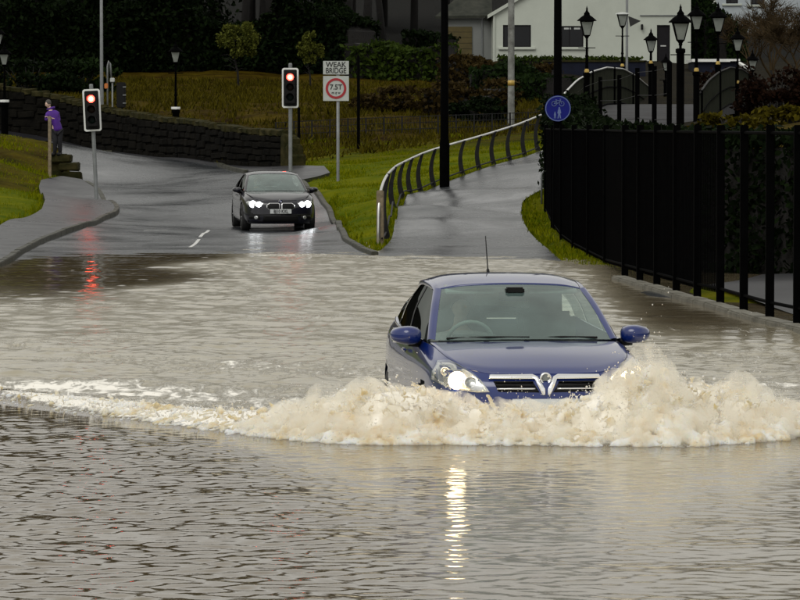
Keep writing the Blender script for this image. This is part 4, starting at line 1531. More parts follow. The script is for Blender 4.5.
# ------------------------------------------------------------------ traffic lights
def traffic_light(px, base_Y, py_top, label, lean=0.0, group=None):
    g = on(px, base_Y)
    top = pt(px, py_top, base_Y).z
    hgt = top - g.z
    r = empty('traffic_light', (g.x, g.y, g.z))
    r.rotation_euler = (0, lean, 0)
    tag(r, label, 'traffic light')
    s = FPX / base_Y
    MB().lathe([(.10, -.3), (.10, .02), (.065, .04), (.057, .08), (.057, hgt - .2), (.057, hgt + .10), (.05, hgt + .14), (.001, hgt + .15)], 14).build('pole', M['grey_steel'], r, True)
    w, h = .50, 1.20
    zc = hgt - h / 2
    def rrect(w, h, rad, n=5):
        out = []
        for cx, cz, a0 in ((w / 2 - rad, h / 2 - rad, 0), (-w / 2 + rad, h / 2 - rad, PI / 2), (-w / 2 + rad, -h / 2 + rad, PI), (w / 2 - rad, -h / 2 + rad, 1.5 * PI)):
            out += [(cx + rad * math.cos(a0 + PI / 2 * k / n), cz + rad * math.sin(a0 + PI / 2 * k / n)) for k in range(n + 1)]
        return out
    o = MB().prism([(x, z_ + zc) for x, z_ in rrect(w, h, .07)], -.10, -.085).build('backing_board', M['black_plastic'], r)
    # white border of the backing board
    a, b = rrect(w, h, .07), rrect(w - .10, h - .10, .04)
    n = len(a)
    vs = [(x, -.106, z_ + zc) for x, z_ in a] + [(x, -.106, z_ + zc) for x, z_ in b]
    MB().add(vs, [(k, (k + 1) % n, n + (k + 1) % n, n + k) for k in range(n)]).build('board_border', M['white_paint'], o)
    MB().box((0, -.19, zc), (.30, .17, .94)).build('signal_housing', M['black_plastic'], r, bevel=.02)
    for k, mt in enumerate(('red_lit', 'amber_off', 'green_off')):
        z_ = zc + .30 - .30 * k + .02
        lens = MB().lathe([(.001, -.02), (.05, -.026), (.09, -.012), (.105, .0), (.105, .02)], 24, (0, 0, 0), 'y').build('signal_lens', M[mt], r, True, (0, -.285, z_))
        if k == 0:
            MB().lathe([(.001, -.034), (.05, -.030), (.062, -.022)], 20, (0, 0, 0), 'y').build('lamp_core', M['red_core'], lens, True)
        vis = MB()
        arc = [(.125 * math.cos(t), .125 * math.sin(t)) for t in np.linspace(R(-15), R(195), 17)]
        va = [(x, -.27, z__) for x, z__ in arc] + [(x * .98, -.27 - .16, z__ * .98) for x, z__ in arc]
        vis.add(va, [(i, i + 1, 17 + i + 1, 17 + i) for i in range(16)])
        vis.build('visor', M['black_plastic'], lens, True, (0, .285, 0))
    for z_ in (zc + .42, zc - .42):
        MB().box((0, -.06, z_), (.05, .12, .04)).build('bracket', M['grey_steel'], r)
    return r


traffic_light(97, 114, 89, 'leaning traffic light showing red on the kerbed pavement beside the stone steps', R(-2.6))
traffic_light(290.5, 120.5, 68, 'traffic light showing red standing at the end of the stone wall')

# ------------------------------------------------------------------ weak-bridge sign
g = on(338, 118)
sg = empty('road_sign', g)
tag(sg, 'white weak bridge sign with a red ringed weight limit on a grey pole', 'sign')
s = FPX / 118
zt = pt(338, 61, 118).z - g.z
MB().lathe([(.045, -.3), (.045, zt - .05), (.001, zt - .04)], 12).build('pole', M['grey_steel'], sg, True)
px2 = pt(336, 61, 118)
cx = px2.x - g.x
z1, z2, z3 = [pt(338, y, 118).z - g.z for y in (74.5, 76, 101)]
top_pl = MB().box((cx, -.06, (zt + z1) / 2), (.76, .012, zt - z1)).build('upper_plate', M['sign_white'], sg, bevel=.004)
text_mesh('lettering', 'WEAK', .225, M['sign_black'], top_pl, (cx, -.069, zt - .115), sx=.92, bold=.004)
text_mesh('lettering', 'BRIDGE', .225, M['sign_black'], top_pl, (cx, -.069, z1 + .105), sx=.80, bold=.004)
low_pl = MB().box((cx, -.06, (z2 + z3) / 2), (.76, .012, z2 - z3)).build('lower_plate', M['sign_white'], sg, bevel=.004)
zc = (z2 + z3) / 2
MB().lathe([(.235, -.010), (.305, -.010), (.305, 0)], 36, (0, 0, 0), 'y').build('red_ring', M['sign_red'], low_pl, False, (cx, -.067, zc))
text_mesh('lettering', '7.5T', .21, M['sign_black'], low_pl, (cx, -.071, zc + .035), sx=.95, bold=.004)
text_mesh('lettering', 'm g w', .105, M['sign_black'], low_pl, (cx, -.071, zc - .125), sx=1.0, bold=.002)

# ------------------------------------------------------------------ black lamp column with the cycle sign
def column(px, Y, top_z, rad, mat, label, cat='lamp column', arm=1.6, base_h=1.2, name='lamp_column'):
    g = on(px, Y)
    r = empty(name, g)
    tag(r, label, cat)
    MB().lathe([(rad * 1.2, -.4), (rad * 1.2, base_h), (rad * 1.04, base_h + .12), (rad, base_h + .2), (rad * .7, top_z), (.001, top_z + .02)], 16).build('column', M[mat], r, True)
    if arm:
        MB().tube([(0, 0, top_z - .05), (-arm * .3, 0, top_z + .35), (-arm, 0, top_z + .55)], [rad * .6, .04, .035], 8).build('arm', M[mat], r, True)
        MB().box((-arm - .3, 0, top_z + .55), (.7, .26, .14)).build('lamp_head', M['grey_steel'], r, bevel=.04)
    return r, g


c1, g = column(557.5, 89, 9.0, .10, 'black_iron', 'tall black lamp column carrying the round blue cycle sign', arm=1.8)
sc_ = pt(558, 108.5, 88.8)
sx_, sz_ = sc_.x, sc_.z
bs = empty('cycle_sign', (sx_, 88.84, sz_))
tag(bs, 'round blue sign with white bicycle above a walking adult and child, on the black column', 'sign')
bsd = MB().lathe([(.001, -.008), (.285, -.008), (.290, .0), (.285, .006), (.001, .006)], 40, (0, 0, 0), 'y').build('sign_plate', M['sign_blue'], bs, False)
M['sign_pict'] = material('sign_pict', (0.10, 0.14, 0.30), .5, .1, 5)
MB().lathe([(.262, -.012), (.280, -.012), (.280, -.004)], 40, (0, 0, 0), 'y').build('rim_line', M['sign_pict'], bsd)
bike = MB()
for wx in (-.085, .085):
    bike.tube([(wx + .052 * math.cos(a), -.014, .105 + .052 * math.sin(a)) for a in np.linspace(0, 2 * PI, 21)], .007, 5, False)
P = {'r': (-.085, .105), 'f': (.085, .105), 'b': (-.01, .105), 's': (-.04, .175), 'h': (.055, .175), 'hs': (.05, .20)}
for a, b in (('r', 'b'), ('r', 's'), ('b', 's'), ('b', 'h'), ('s', 'h'), ('f', 'hs')):
    bike.tube([(P[a][0], -.014, P[a][1]), (P[b][0], -.014, P[b][1])], .007, 5)
bike.tube([(-.06, -.014, .188), (-.02, -.014, .188)], .008, 5).tube([(.035, -.014, .205), (.075, -.014, .205)], .007, 5)
bike.build('bicycle_symbol', M['sign_pict'], bsd)
ped = MB()
def figure(cx, z0, h):
    ped.lathe([(.001, -.006), (h * .085, -.006), (h * .085, 0)], 12, (cx, -.008, z0 + h * .92), 'y')
    ped.prism([(cx - h * .10, z0 + h * .82), (cx + h * .10, z0 + h * .82), (cx + h * .17, z0 + h * .46), (cx + h * .10, z0 + h * .46), (cx + h * .09, z0 + h * .40), (cx + h * .16, z0), (cx + h * .07, z0), (cx, z0 + h * .34), (cx - h * .07, z0), (cx - h * .16, z0), (cx - h * .09, z0 + h * .40), (cx - h * .17, z0 + h * .46)], -.014, -.008)
figure(.03, -.22, .25)
figure(-.065, -.22, .15)
ped.build('walkers_symbol', M['sign_pict'], bsd)
MB().box((0, .05, 0), (.08, .09, .05)).build('clip', M['black_iron'], bs)

c2, g = column(444.5, 110, 9.5, .115, 'black_iron', 'tall black lamp column inside the curved path railing', arm=1.8)
g = on(511, 150)
tp = empty('telegraph_pole', g)
tag(tp, 'grey weathered telegraph pole with a yellow band behind the green verge', 'telegraph pole')
MB().lathe([(.13, -.5), (.12, 4), (.095, 9), (.001, 9.02)], 12).build('pole', M['pole_timber'], tp, True)
zb = pt(511, 83, 150).z - g.z
MB().lathe([(.124, -.10), (.130, -.10), (.130, .10), (.124, .10)], 12).build('yellow_band', M['gold'], tp, True, (0, 0, zb))
MB().box((0, 0, 8.5), (1.5, .09, .10)).build('crossarm', M['pole_timber'], tp)
c3, g = column(102, 152, 8.5, .065, 'grey_steel', 'tall slim grey lamp column behind the stone wall', arm=1.5)
g = on(358.5, 138)
MB().lathe([(.055, -.3), (.05, pt(358.5, 56, 138).z - g.z), (.001, pt(358.5, 56, 138).z - g.z + .05)], 10).build('metal_post', M['black_iron'], None, True, loc=g)
tag(COL.objects[-1], 'slim plain black metal post standing behind the weak bridge sign', 'post')
g = on(299, 140)
MB().lathe([(.05, -.3), (.045, pt(299, 108, 140).z - g.z), (.001, pt(299, 107, 140).z - g.z)], 10).build('metal_post', M['black_iron'], None, True, loc=g)
tag(COL.objects[-1], 'short black metal post behind the traffic light at the wall end', 'post')
g = on(626.5, 178)
fp = empty('flag_pole', g)
tag(fp, 'slim pale grey pole with a small black pennant in front of the white house', 'flag pole')
MB().lathe([(.06, -.3), (.05, 9.2), (.001, 9.25)], 10).build('pole', M['grey_steel'], fp, True)
zf = pt(630, 16, 178).z - g.z
MB().prism([(.06, zf), (.62, zf - .22), (.14, zf - .48)], -.006, .006).build('pennant', M['sign_black'], fp)
# camera mast and back of another signal beyond the wall
g = on(108, 150)
cm_ = empty('camera_mast', g)
tag(cm_, 'grey mast with a hooked arm and small white box beside the slim lamp column', 'mast')
zt = pt(107, 61, 150).z - g.z
MB().tube([(0, 0, -.3), (0, 0, zt - .2), (.05, 0, zt), (.10, 0, zt - .1), (.14, 0, zt - .7)], .035, 8).build('pole', M['grey_steel'], cm_, True)
MB().box((.18, 0, pt(108, 80, 150).z - g.z), (.17, .14, .16)).build('camera_box', M['sign_white'], cm_, bevel=.02)
MB().box((-.05, 0, pt(108, 86, 150).z - g.z), (.14, .12, .2)).build('orange_box', M['amber'], cm_, bevel=.02)
MB().tube([(.18, 0, -.3), (.18, 0, pt(108, 80, 150).z - g.z)], .03, 8).build('strut', M['grey_steel'], cm_, True)
g = on(121.5, 150)
bsg = empty('signal_back', g)
tag(bsg, 'black back of a traffic signal seen beyond the stone wall', 'traffic light')
zt = pt(121.5, 83, 150).z - g.z
MB().lathe([(.055, -.3), (.055, zt), (.001, zt + .02)], 10).build('pole', M['black_iron'], bsg, True)
MB().box((0, 0, zt - .45), (.34, .2, .95)).build('signal_housing', M['black_plastic'], bsg, bevel=.03)
for k in range(3):
    MB().box((.13, -.12, zt - .15 - .3 * k), (.12, .02, .04)).build('fixing_clip', M['grey_steel'], bsg)

# ------------------------------------------------------------------ victorian lanterns
def lantern_proto():
    pass


LANT = {}


def lantern_meshes():
    """built once: frame, glass, hood for a lantern 0.42 wide with its base at z=0"""
    if LANT:
        return LANT
    fr = MB()
    for k in range(4):
        a = PI / 4 + PI / 2 * k
        fr.tube([(.13 * math.cos(a), .13 * math.sin(a), 0), (.285 * math.cos(a), .285 * math.sin(a), .46)], .016, 5)
    fr.lathe([(.05, -.10), (.10, -.04), (.15, .0), (.145, .02)], 4, square=True)
    fr.lathe([(.27, .44), (.31, .45), (.31, .48), (.28, .49)], 4, square=True)
    LANT['frame'] = fr
    gl = MB().lathe([(.001, .0), (.125, .01), (.272, .455), (.001, .46)], 4, square=True)
    LANT['glass'] = gl
    hd_ = MB().lathe([(.325, .475), (.31, .50), (.20, .60), (.11, .66), (.09, .70), (.10, .72), (.05, .78), (.028, .84), (.035, .87), (.014, .93), (.001, .98)], 12)
    LANT['hood'] = hd_
    out = {}
    for k in ('frame', 'glass', 'hood'):
        me = bpy.data.meshes.new('lantern_' + k)
        me.from_pydata(LANT[k].v, [], LANT[k].f)
        me.materials.append(M['lamp_glass'] if k == 'glass' else M['black_iron'])
        out[k] = me
    LANT.clear()
    LANT.update(out)
    return LANT


def lamp_post(px, Y, py_top, py_ped, label, scale=1.0, ped_w=.10, gold=True, hood=True, base=None):
    """py_top: top of the finial; py_ped: top of the pedestal that carries the post"""
    g = on(px, Y)
    if base is not None:
        g.z = base
    zt = pt(px, py_top, Y).z - g.z
    zp = pt(px, py_ped, Y).z - g.z
    r = empty('street_lamp', g)
    tag(r, label, 'street lamp', 'old lantern street lamps')
    L = lantern_meshes()
    zl = zt - .98 * scale
    mb = MB().lathe([(ped_w, -.4), (ped_w, zp - .12), (ped_w * 1.25, zp - .10), (ped_w * 1.25, zp), (ped_w * .8, zp + .02)], 8)
    mb.build('pedestal', M['black_iron'], r)
    if gold:
        MB().lathe([(ped_w * .75, 0), (ped_w * .8, .06), (ped_w * .45, .14), (ped_w * .4, .2)], 10).build('collar', M['gold'], r, True, (0, 0, zp + .015))
    MB().lathe([(.055, zp + .1), (.045, zp + .5), (.062, zp + .55), (.045, zp + .6), (.036, zl - .45), (.055, zl - .42), (.036, zl - .38), (.036, zl - .05)], 10).build('post', M['black_iron'], r, True)
    MB().tube([(-.28, 0, zl - .40), (.28, 0, zl - .40)], .014, 6).build('ladder_bar', M['black_iron'], r)
    ln = link('lantern', L['frame'], None, r, (0, 0, zl))
    ln.scale = (scale,) * 3
    link('lantern_glass', L['glass'], None, ln)
    if hood:
        link('lantern_hood', L['hood'], None, ln)
    else:
        MB().lathe([(.30, .475), (.26, .53), (.10, .56), (.001, .57)], 8).build('lantern_hood', M['sign_white'], ln)
    return r


lamp_post(586.5, 131, 5.5, 73, 'lantern lamp at the foot of the footbridge, in front of the house window')
lamp_post(622, 163, 2, 67, 'pale topped lantern lamp beside the slim grey flag pole', hood=False)
lamp_post(650.5, 160, 28, 64, 'short lantern lamp beside the dark house door', .95)
lamp_post(680, 112, 3.5, 49, 'largest lantern lamp on the thick black gate pier of the footbridge', 1.05, .11, False)
lamp_post(696, 128, .5, 72, 'lantern lamp just right of the big gate lamp, against the white gable edge', .95)
lamp_post(717.5, 142, 1.5, 65, 'lantern lamp over the crest of the footbridge parapet', 1.1)
lamp_post(737, 154, 26, 84, 'lantern lamp where the footbridge parapet slopes down, before the dark hedge', .98)
lamp_post(752, 175, 49, 95, 'far low lantern lamp at the lower end of the footbridge near bare bushes', .95)
lamp_post(665.5, 176, 53, 80, 'small half-hidden lantern lamp behind the big gate lamp', .8, gold=False)
lamp_post(176, 149, 40, 110, 'lantern lamp with a white banded base standing behind the stone wall', .85, .13, False)
lamp_post(5, 146, 42, 103, 'lantern lamp with white banded base near the left end of the wall, lower one', .85, .13, False)
lamp_post(-.5, 158, 23, 88, 'taller lantern lamp rising behind the lower lantern at the wall end', .85, .13, False)
for o in list(COL.objects):
    if o.name.startswith('street_lamp') and o.location.y in (149, 146) or (o.name.startswith('street_lamp') and abs(o.location.y - 158) < .1 and o.location.x < 0):
        ped = [c for c in o.children if c.name.startswith('pedestal')][0]
        zmax = max(v.co.z for v in ped.data.vertices)
        MB().lathe([(.165, 0), (.172, .01), (.172, .08), (.165, .09)], 10).build('white_band', M['white_paint'], o, False, (0, 0, zmax + .005))

# ------------------------------------------------------------------ old stone wall (bridge parapet)
WL = smooth_line([(-21, 153.5), (-16, 150.6), (-12, 147.4), (-8.4, 140.2), (-5.6, 133.0), (-3.6, 128.6)], 60)
wall = empty('stone_wall', (WL[30][0], WL[30][1], H(*WL[30])))
tag(wall, 'dark old stone wall with rounded coping curving along the far side of the road', 'wall')
wo = wall.location


def irregular(sx, sy, sz, seed, jit=.04, seg=2):
    r = random.Random(seed)
    bm = bmesh.new()
    bmesh.ops.create_cube(bm, size=1)
    bmesh.ops.bevel(bm, geom=list(bm.edges), offset=.12, segments=1, affect='EDGES')
    for v in bm.verts:
        v.co = Vector((v.co.x * sx, v.co.y * sy, v.co.z * sz)) + Vector([r.uniform(-jit, jit) for _ in range(3)])
    me = bpy.data.meshes.new('stone')
    bm.to_mesh(me)
    bm.free()
    return me


def wall_top(t):
    # wall top heights along the line from the photograph
    return np.interp(t, [0, .33, .5, .7, .85, 1.0], [1.75, 1.62, 1.50, 1.36, 1.26, 1.12])


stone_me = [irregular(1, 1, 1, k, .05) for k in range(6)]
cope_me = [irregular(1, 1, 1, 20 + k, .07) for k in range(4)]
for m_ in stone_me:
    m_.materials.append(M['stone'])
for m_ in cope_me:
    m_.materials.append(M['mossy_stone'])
Wd = dense(WL, .05, False)
cum = [0]
for a, b in zip(Wd, Wd[1:]):
    cum.append(cum[-1] + math.hypot(b[0] - a[0], b[1] - a[1]))
LT = cum[-1]


def wpos(d):
    d = min(max(d, 0), LT)
    x = np.interp(d, cum, [p[0] for p in Wd])
    y = np.interp(d, cum, [p[1] for p in Wd])
    x2 = np.interp(min(d + .2, LT), cum, [p[0] for p in Wd])
    y2 = np.interp(min(d + .2, LT), cum, [p[1] for p in Wd])
    x1 = np.interp(max(d - .2, 0), cum, [p[0] for p in Wd])
    y1 = np.interp(max(d - .2, 0), cum, [p[1] for p in Wd])
    return float(x), float(y), math.atan2(y2 - y1, x2 - x1)


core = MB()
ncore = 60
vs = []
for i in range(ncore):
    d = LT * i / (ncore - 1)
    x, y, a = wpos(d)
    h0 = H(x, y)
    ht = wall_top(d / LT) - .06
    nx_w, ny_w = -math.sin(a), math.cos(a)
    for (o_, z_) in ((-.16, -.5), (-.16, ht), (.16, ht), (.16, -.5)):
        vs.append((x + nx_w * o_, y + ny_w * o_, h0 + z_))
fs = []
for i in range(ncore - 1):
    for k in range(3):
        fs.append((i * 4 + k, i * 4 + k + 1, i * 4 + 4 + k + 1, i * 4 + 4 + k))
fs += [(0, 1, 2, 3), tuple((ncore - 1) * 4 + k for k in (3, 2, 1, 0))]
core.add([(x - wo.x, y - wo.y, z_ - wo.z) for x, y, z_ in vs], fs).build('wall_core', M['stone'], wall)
rs = random.Random(4)
d = 0.0
cnt = 0
for row in range(5):
    d = rs.uniform(0, .4)
    while d < LT - .3:
        L_ = rs.choice((.38, .5, .62, .75, .95)) * rs.uniform(.85, 1.15)
        x, y, a = wpos(d + L_ / 2)
        hh = (wall_top((d + L_ / 2) / LT) - .1) / 5
        o = bpy.data.objects.new('stone', stone_me[cnt % 6])
        COL.objects.link(o)
        o.parent = wall
        o.location = (x - wo.x + math.sin(a) * .14, y - wo.y - math.cos(a) * .14, H(x, y) + hh * (row + .5 + rs.uniform(-.13, .13)) - wo.z)
        o.rotation_euler = (rs.uniform(-.04, .04), rs.uniform(-.05, .05), a + rs.uniform(-.05, .05))
        o.scale = (L_ - .02, .17 + rs.uniform(0, .06), hh * rs.uniform(.80, 1.12) - .02)
        d += L_
        cnt += 1
d = 0.0
while d < LT - .2:
    L_ = rs.uniform(.4, .7)
    x, y, a = wpos(d + L_ / 2)
    o = bpy.data.objects.new('coping_stone', cope_me[cnt % 4])
    COL.objects.link(o)
    o.parent = wall
    o.location = (x - wo.x, y - wo.y, H(x, y) + wall_top((d + L_ / 2) / LT) - wo.z)
    o.rotation_euler = (rs.uniform(-.06, .06), rs.uniform(-.06, .06), a)
    o.scale = (L_ - .02, .46, rs.uniform(.16, .24))
    d += L_
    cnt += 1
# rounded end buttress sloping to the verge
x, y, a = wpos(LT)
for k, (t, hh) in enumerate(((.22, 1.02), (.50, .72), (.78, .40))):
    o = link('end_stone', cope_me[k], None, wall)
    xx, yy = x + t * math.cos(a) * .9, y + t * math.sin(a) * .6 - .05
    o.location = (xx - wo.x, yy - wo.y, H(xx, yy) + hh / 2 - .1 - wo.z)
    o.rotation_euler = (0, 0, a)
    o.scale = (.34, .55, hh + .25)

# ------------------------------------------------------------------ curved railing along the path
rb0 = RAIL_BASE
rail = empty('path_railing', (rb0[0][0], rb0[0][1], H(*rb0[0])))
tag(rail, 'curved railing of flat black posts and a bright steel handrail beside the cycle path', 'railing')
ro = rail.location
posts_px = [387, 394, 402.5, 411, 421, 434, 447.5, 463, 479.5, 494, 510, 525, 538]
base_px = np.array([400 + FPX * p[0] / p[1] for p in rb0])
tops = []
top_line = [(378.5, 232), (379, 205), (381, 190), (386, 177), (394, 168), (402, 163), (425, 152.5), (450, 144.5), (475, 137.5), (500, 130), (520, 123.5), (541, 115)]
tl = cr(np.array(top_line), 60)
for i, px in enumerate(posts_px):
    t = np.interp(px, base_px, np.arange(len(base_px)))
    i0 = int(min(t, len(rb0) - 2))
    f = t - i0
    bx_, by_ = [rb0[i0][k] * (1 - f) + rb0[i0 + 1][k] * f for k in (0, 1)]
    b = Vector((bx_, by_, H(bx_, by_)))
    py = np.interp(px + 1.5, tl[12:, 0], tl[12:, 1])
    top = pt(px + 1.5, py, by_)
    h = top.z - b.z
    mb = MB()
    prof = []
    for k in range(7):
        u = k / 6
        bend = -.10 * math.sin(u * PI) + .04 * u
        prof.append((bend, u * h))
    for k in range(6):
        (o0, z0), (o1, z1) = prof[k], prof[k + 1]
        w0, w1 = .15 - .07 * k / 6, .15 - .07 * (k + 1) / 6
        d_ = .03
        mb.add([(o0 - w0 / 2, -d_, z0), (o0 + w0 / 2, -d_, z0), (o0 + w0 / 2, d_, z0), (o0 - w0 / 2, d_, z0),
                (o1 - w1 / 2, -d_, z1), (o1 + w1 / 2, -d_, z1), (o1 + w1 / 2, d_, z1), (o1 - w1 / 2, d_, z1)],
               [(0, 1, 5, 4), (1, 2, 6, 5), (2, 3, 7, 6), (3, 0, 4, 7)] + ([(3, 2, 1, 0)] if k == 0 else []) + ([(4, 5, 6, 7)] if k == 5 else []))
    mb.box((0, 0, -.1), (.16, .07, .24))
    mb.build('post', M['dark_steel'], rail, loc=b - ro)
hr = []
for (px, py) in tl:
    t = np.interp(max(px, 385), base_px, np.arange(len(base_px)))
    Yh = np.interp(t, np.arange(len(rb0)), [p[1] for p in rb0])
    hr.append(pt(px, py, Yh if px > 386 else 85.5 + (px - 378) * .15) - ro)
hr = [pt(378.5, 245, 85.6) - ro] + hr
MB().tube(hr, .032, 8).build('handrail', M['bright_steel'], rail, True)
lo = []
for u in np.linspace(0, 1, 30):
    t = u * (len(rb0) - 1)
    i0 = int(min(t, len(rb0) - 2))
    f = t - i0
    x, y = [rb0[i0][k] * (1 - f) + rb0[i0 + 1][k] * f for k in (0, 1)]
    lo.append(Vector((x - .02, y, H(x, y) + .12)) - ro)
MB().tube(lo, .022, 6).build('lower_rail', M['dark_steel'], rail, True)
# stout rusty end post
e0 = pt(380, 250, 85.0)
MB().box((0, 0, .52), (.16, .12, 1.25)).build('end_post', M['timber'], rail, loc=Vector((e0.x, 85.7, H(e0.x, 85.7))) - ro, bevel=.02)

# ------------------------------------------------------------------ low rail fence across the field edge
FL = [on(p, 146) for p in range(276, 548, 6)]
lf = empty('low_fence', FL[0])
tag(lf, 'low dark rail fence along the far edge of the green verge', 'fence')
for i, p in enumerate(FL[::3]):
    MB().box((0, 0, .28), (.06, .06, .9)).build('post', M['dark_steel'], lf, loc=p - FL[0])
for hh in (.25, .48, .70):
    MB().tube([p - FL[0] + Vector((0, 0, hh)) for p in FL], .014, 5).build('rail', M['dark_steel'], lf)
bars = MB()
for a, b in zip(FL, FL[1:]):
    for u in (0, .5):
        q = a.lerp(b, u) - FL[0]
        bars.box((q.x, q.y, q.z + .36), (.016, .016, .70))
tag(bars.build('bars', M['dark_steel'], lf), kind='stuff')

# ------------------------------------------------------------------ black fence on the right
NEARP = [(826, 325), (798, 318), (770, 312), (744, 304.5), (720.5, 297.5), (697.5, 292.5), (676.5, 286.5), (657, 281), (640, 276.5), (625, 272)]
fpts = []
for (px, py) in NEARP:
    s_ = (py - 141) / (EYE - .12)
    Yf = FPX / s_
    fpts.append(Vector(((px - 400) / s_, Yf, .12)))
fence = empty('metal_fence', fpts[1])
tag(fence, 'tall black metal post fence at the flood edge in front of the dark hedge', 'fence')
fo = fence.location
far_line = [on(606, 73), on(589, 77), on(574, 81), on(562, 85), on(553, 90), on(546, 96)]
allp = fpts + far_line
ptop = []
for i, p in enumerate(allp):
    hh = EYE + 16 * p.y / FPX - p.z
    ptop.append(hh)
    MB().box((0, 0, hh / 2 - .2), (.105, .105, hh + .4)).build('post', M['black_iron'], fence, loc=p - fo, bevel=.008)
for top_rail in (False, True):
    MB().tube([p - fo + Vector((0, 0, (t_ - .10) if top_rail else .12)) for p, t_ in zip(allp, ptop)], .022, 6).build('rail', M['black_iron'], fence)
for i, (a, b) in enumerate(zip(allp, allp[1:])):
    if i >= 4:
        n = max(2, int((b - a).length / .11))
        mb = MB()
        for k in range(1, n):
            q = a.lerp(b, k / n) - fo
            hb = ptop[i] * (1 - k / n) + ptop[i + 1] * k / n - .14
            mb.box((q.x, q.y, q.z + .06 + hb / 2), (.016, .016, hb))
        tag(mb.build('bars', M['black_iron'], fence), kind='stuff')
# concrete edging under the fence, in cast lengths
edge = empty('concrete_edging', fpts[3])
tag(edge, 'pale wet concrete edging strip under the black fence along the flood', 'kerb')
for a, b in zip(fpts, fpts[1:]):
    for u0, u1 in ((0, .5), (.5, 1)):
        p, q = a.lerp(b, u0), a.lerp(b, u1)
        d_ = q - p
        rot = d_.to_track_quat('X', 'Z').to_matrix()
        c = (p + q) / 2
        MB().box((0, 0, 0), (d_.length - .015, .24, .34), rot).build('kerb_block', M['concrete'], edge, loc=Vector((c.x - .10, c.y, -.105 + random.uniform(-.01, .01))) - fpts[3], bevel=.02)

# tall posts of the ball-stop fence behind
tallp = [(570, 94, 116), (585, 83, 108), (600, 77, 101), (619, 75, 94), (637, 68, 88), (654, 66, 82), (669, 62, 77)]
bf = empty('tall_fence', on(669, 77))
tag(bf, 'row of tall slim black posts strung with wire beyond the hedge', 'fence')
tops = []
for (px, py, Yp) in tallp:
    g = on(px, Yp)
    zt = pt(px, py, Yp).z
    MB().box((0, 0, (zt - g.z) / 2 - .2), (.095, .095, zt - g.z + .4)).build('post', M['black_iron'], bf, loc=g - bf.location)
    tops.append(Vector((g.x, g.y, zt)) - bf.location)
for k in range(4):
    MB().tube([t - Vector((0, 0, .1 + .5 * k)) for t in tops], .006, 4).build('wire', M['dark_steel'], bf)
# thick black gate pier under the big lamp is the lamp's own pedestal; small hoop rail by the column
hp = on(549, 101)
hoop = [Vector((-.14, 0, 0)) + Vector((0, 0, z_)) for z_ in (-.2, .55)] + [Vector((-.14 + .30 * (1 - math.cos(t)) / 2, 0, .55 + .14 * math.sin(t))) for t in np.linspace(.2, PI - .2, 8)] + [Vector((.16, 0, .5)), Vector((.16, 0, -.2))]
MB().tube(hoop, .025, 8).build('hoop_rail', M['grey_steel'], None, True, loc=hp + Vector((-.1, -1.5, .45)))
tag(COL.objects[-1], 'small bent grey tube rail at the foot of the black column', 'rail')
COL.objects[-1].location.z = H(hp.x - .1, hp.y - 1.5) + .18

# ------------------------------------------------------------------ footbridge
def bx_left(Y):
    return 5.5 + .118 * (Y - 131)


def bx_right(Y):
    return 9.5 + .130 * (Y - 128)


def deck_z(Y):
    return float(np.interp(Y, [126, 130, 135, 142, 150, 160, 168, 180, 195, 205], [1.95, 2.45, 2.9, 3.3, 3.6, 3.72, 3.6, 3.2, 2.7, 2.5]))


fb = empty('footbridge', ((bx_left(131) + bx_right(131)) / 2, 131, H(7.5, 131)))
tag(fb, 'arched footbridge with slatted metal parapets rising behind the black fence', 'bridge')
fo2 = fb.location
Ys = np.linspace(127, 202, 40)
vs, fs = [], []
for Yb in Ys:
    for (x, dz) in ((bx_left(Yb), 0), (bx_right(Yb), 0), (bx_right(Yb), -.35), (bx_left(Yb), -.35)):
        vs.append((x - fo2.x, Yb - fo2.y, deck_z(Yb) + dz - fo2.z))
for i in range(len(Ys) - 1):
    for k in range(4):
        fs.append((i * 4 + k, i * 4 + 4 + k, i * 4 + 4 + (k + 1) % 4, i * 4 + (k + 1) % 4))
fs += [(0, 1, 2, 3), tuple(len(vs) - 4 + k for k in (3, 2, 1, 0))]
M['deck'] = material('deck', (.030, .030, .032), .8, .3, .7, col2=(.055, .055, .057), spec=.15)
MB().add(vs, fs).build('deck', M['deck'], fb)
M['mesh_bar'] = material('mesh_bar', (.018, .020, .014), .7, .25, 2, spec=.08)
for fn, side in ((bx_left, 'l'), (bx_right, 'r')):
    top = [Vector((fn(Yb), Yb, deck_z(Yb) + 1.40)) - fo2 for Yb in np.linspace(129.5, 200, 46)]
    MB().tube(top, .035, 6).build('handrail', M['bright_steel' if side == 'l' else 'dark_steel'], fb, True)
    MB().tube([t - Vector((0, 0, .72)) for t in top], .03, 6).build('mid_rail', M['black_iron'], fb, True)
    MB().tube([t - Vector((0, 0, 1.36)) for t in top], .04, 6).build('bottom_rail', M['black_iron'], fb, True)
    sl = MB()
    for Yb in np.arange(129.6, 200, .26):
        p = Vector((fn(Yb), Yb, deck_z(Yb))) - fo2
        sl.box((p.x, p.y, p.z + .70), (.028, .05, 1.36))
    tag(sl.build('slats', M['mesh_bar'], fb), kind='stuff')
    for Yb in (130, 142, 154, 166, 178, 190):
        p = Vector((fn(Yb), Yb, deck_z(Yb))) - fo2
        MB().box((p.x, p.y, p.z + .3), (.14, .14, 2.3)).build('parapet_post', M['black_iron'], fb)
for Yb in (136, 160, 186):
    for fn in (bx_left, bx_right):
        zz = H(fn(Yb), Yb)
        hh = deck_z(Yb) - .35 - zz
        if hh > .1:
            MB().box((fn(Yb) - fo2.x, Yb - fo2.y, zz + hh / 2 - .2 - fo2.z), (.7, .8, hh + .4)).build('bridge_pier', M['stone'], fb)
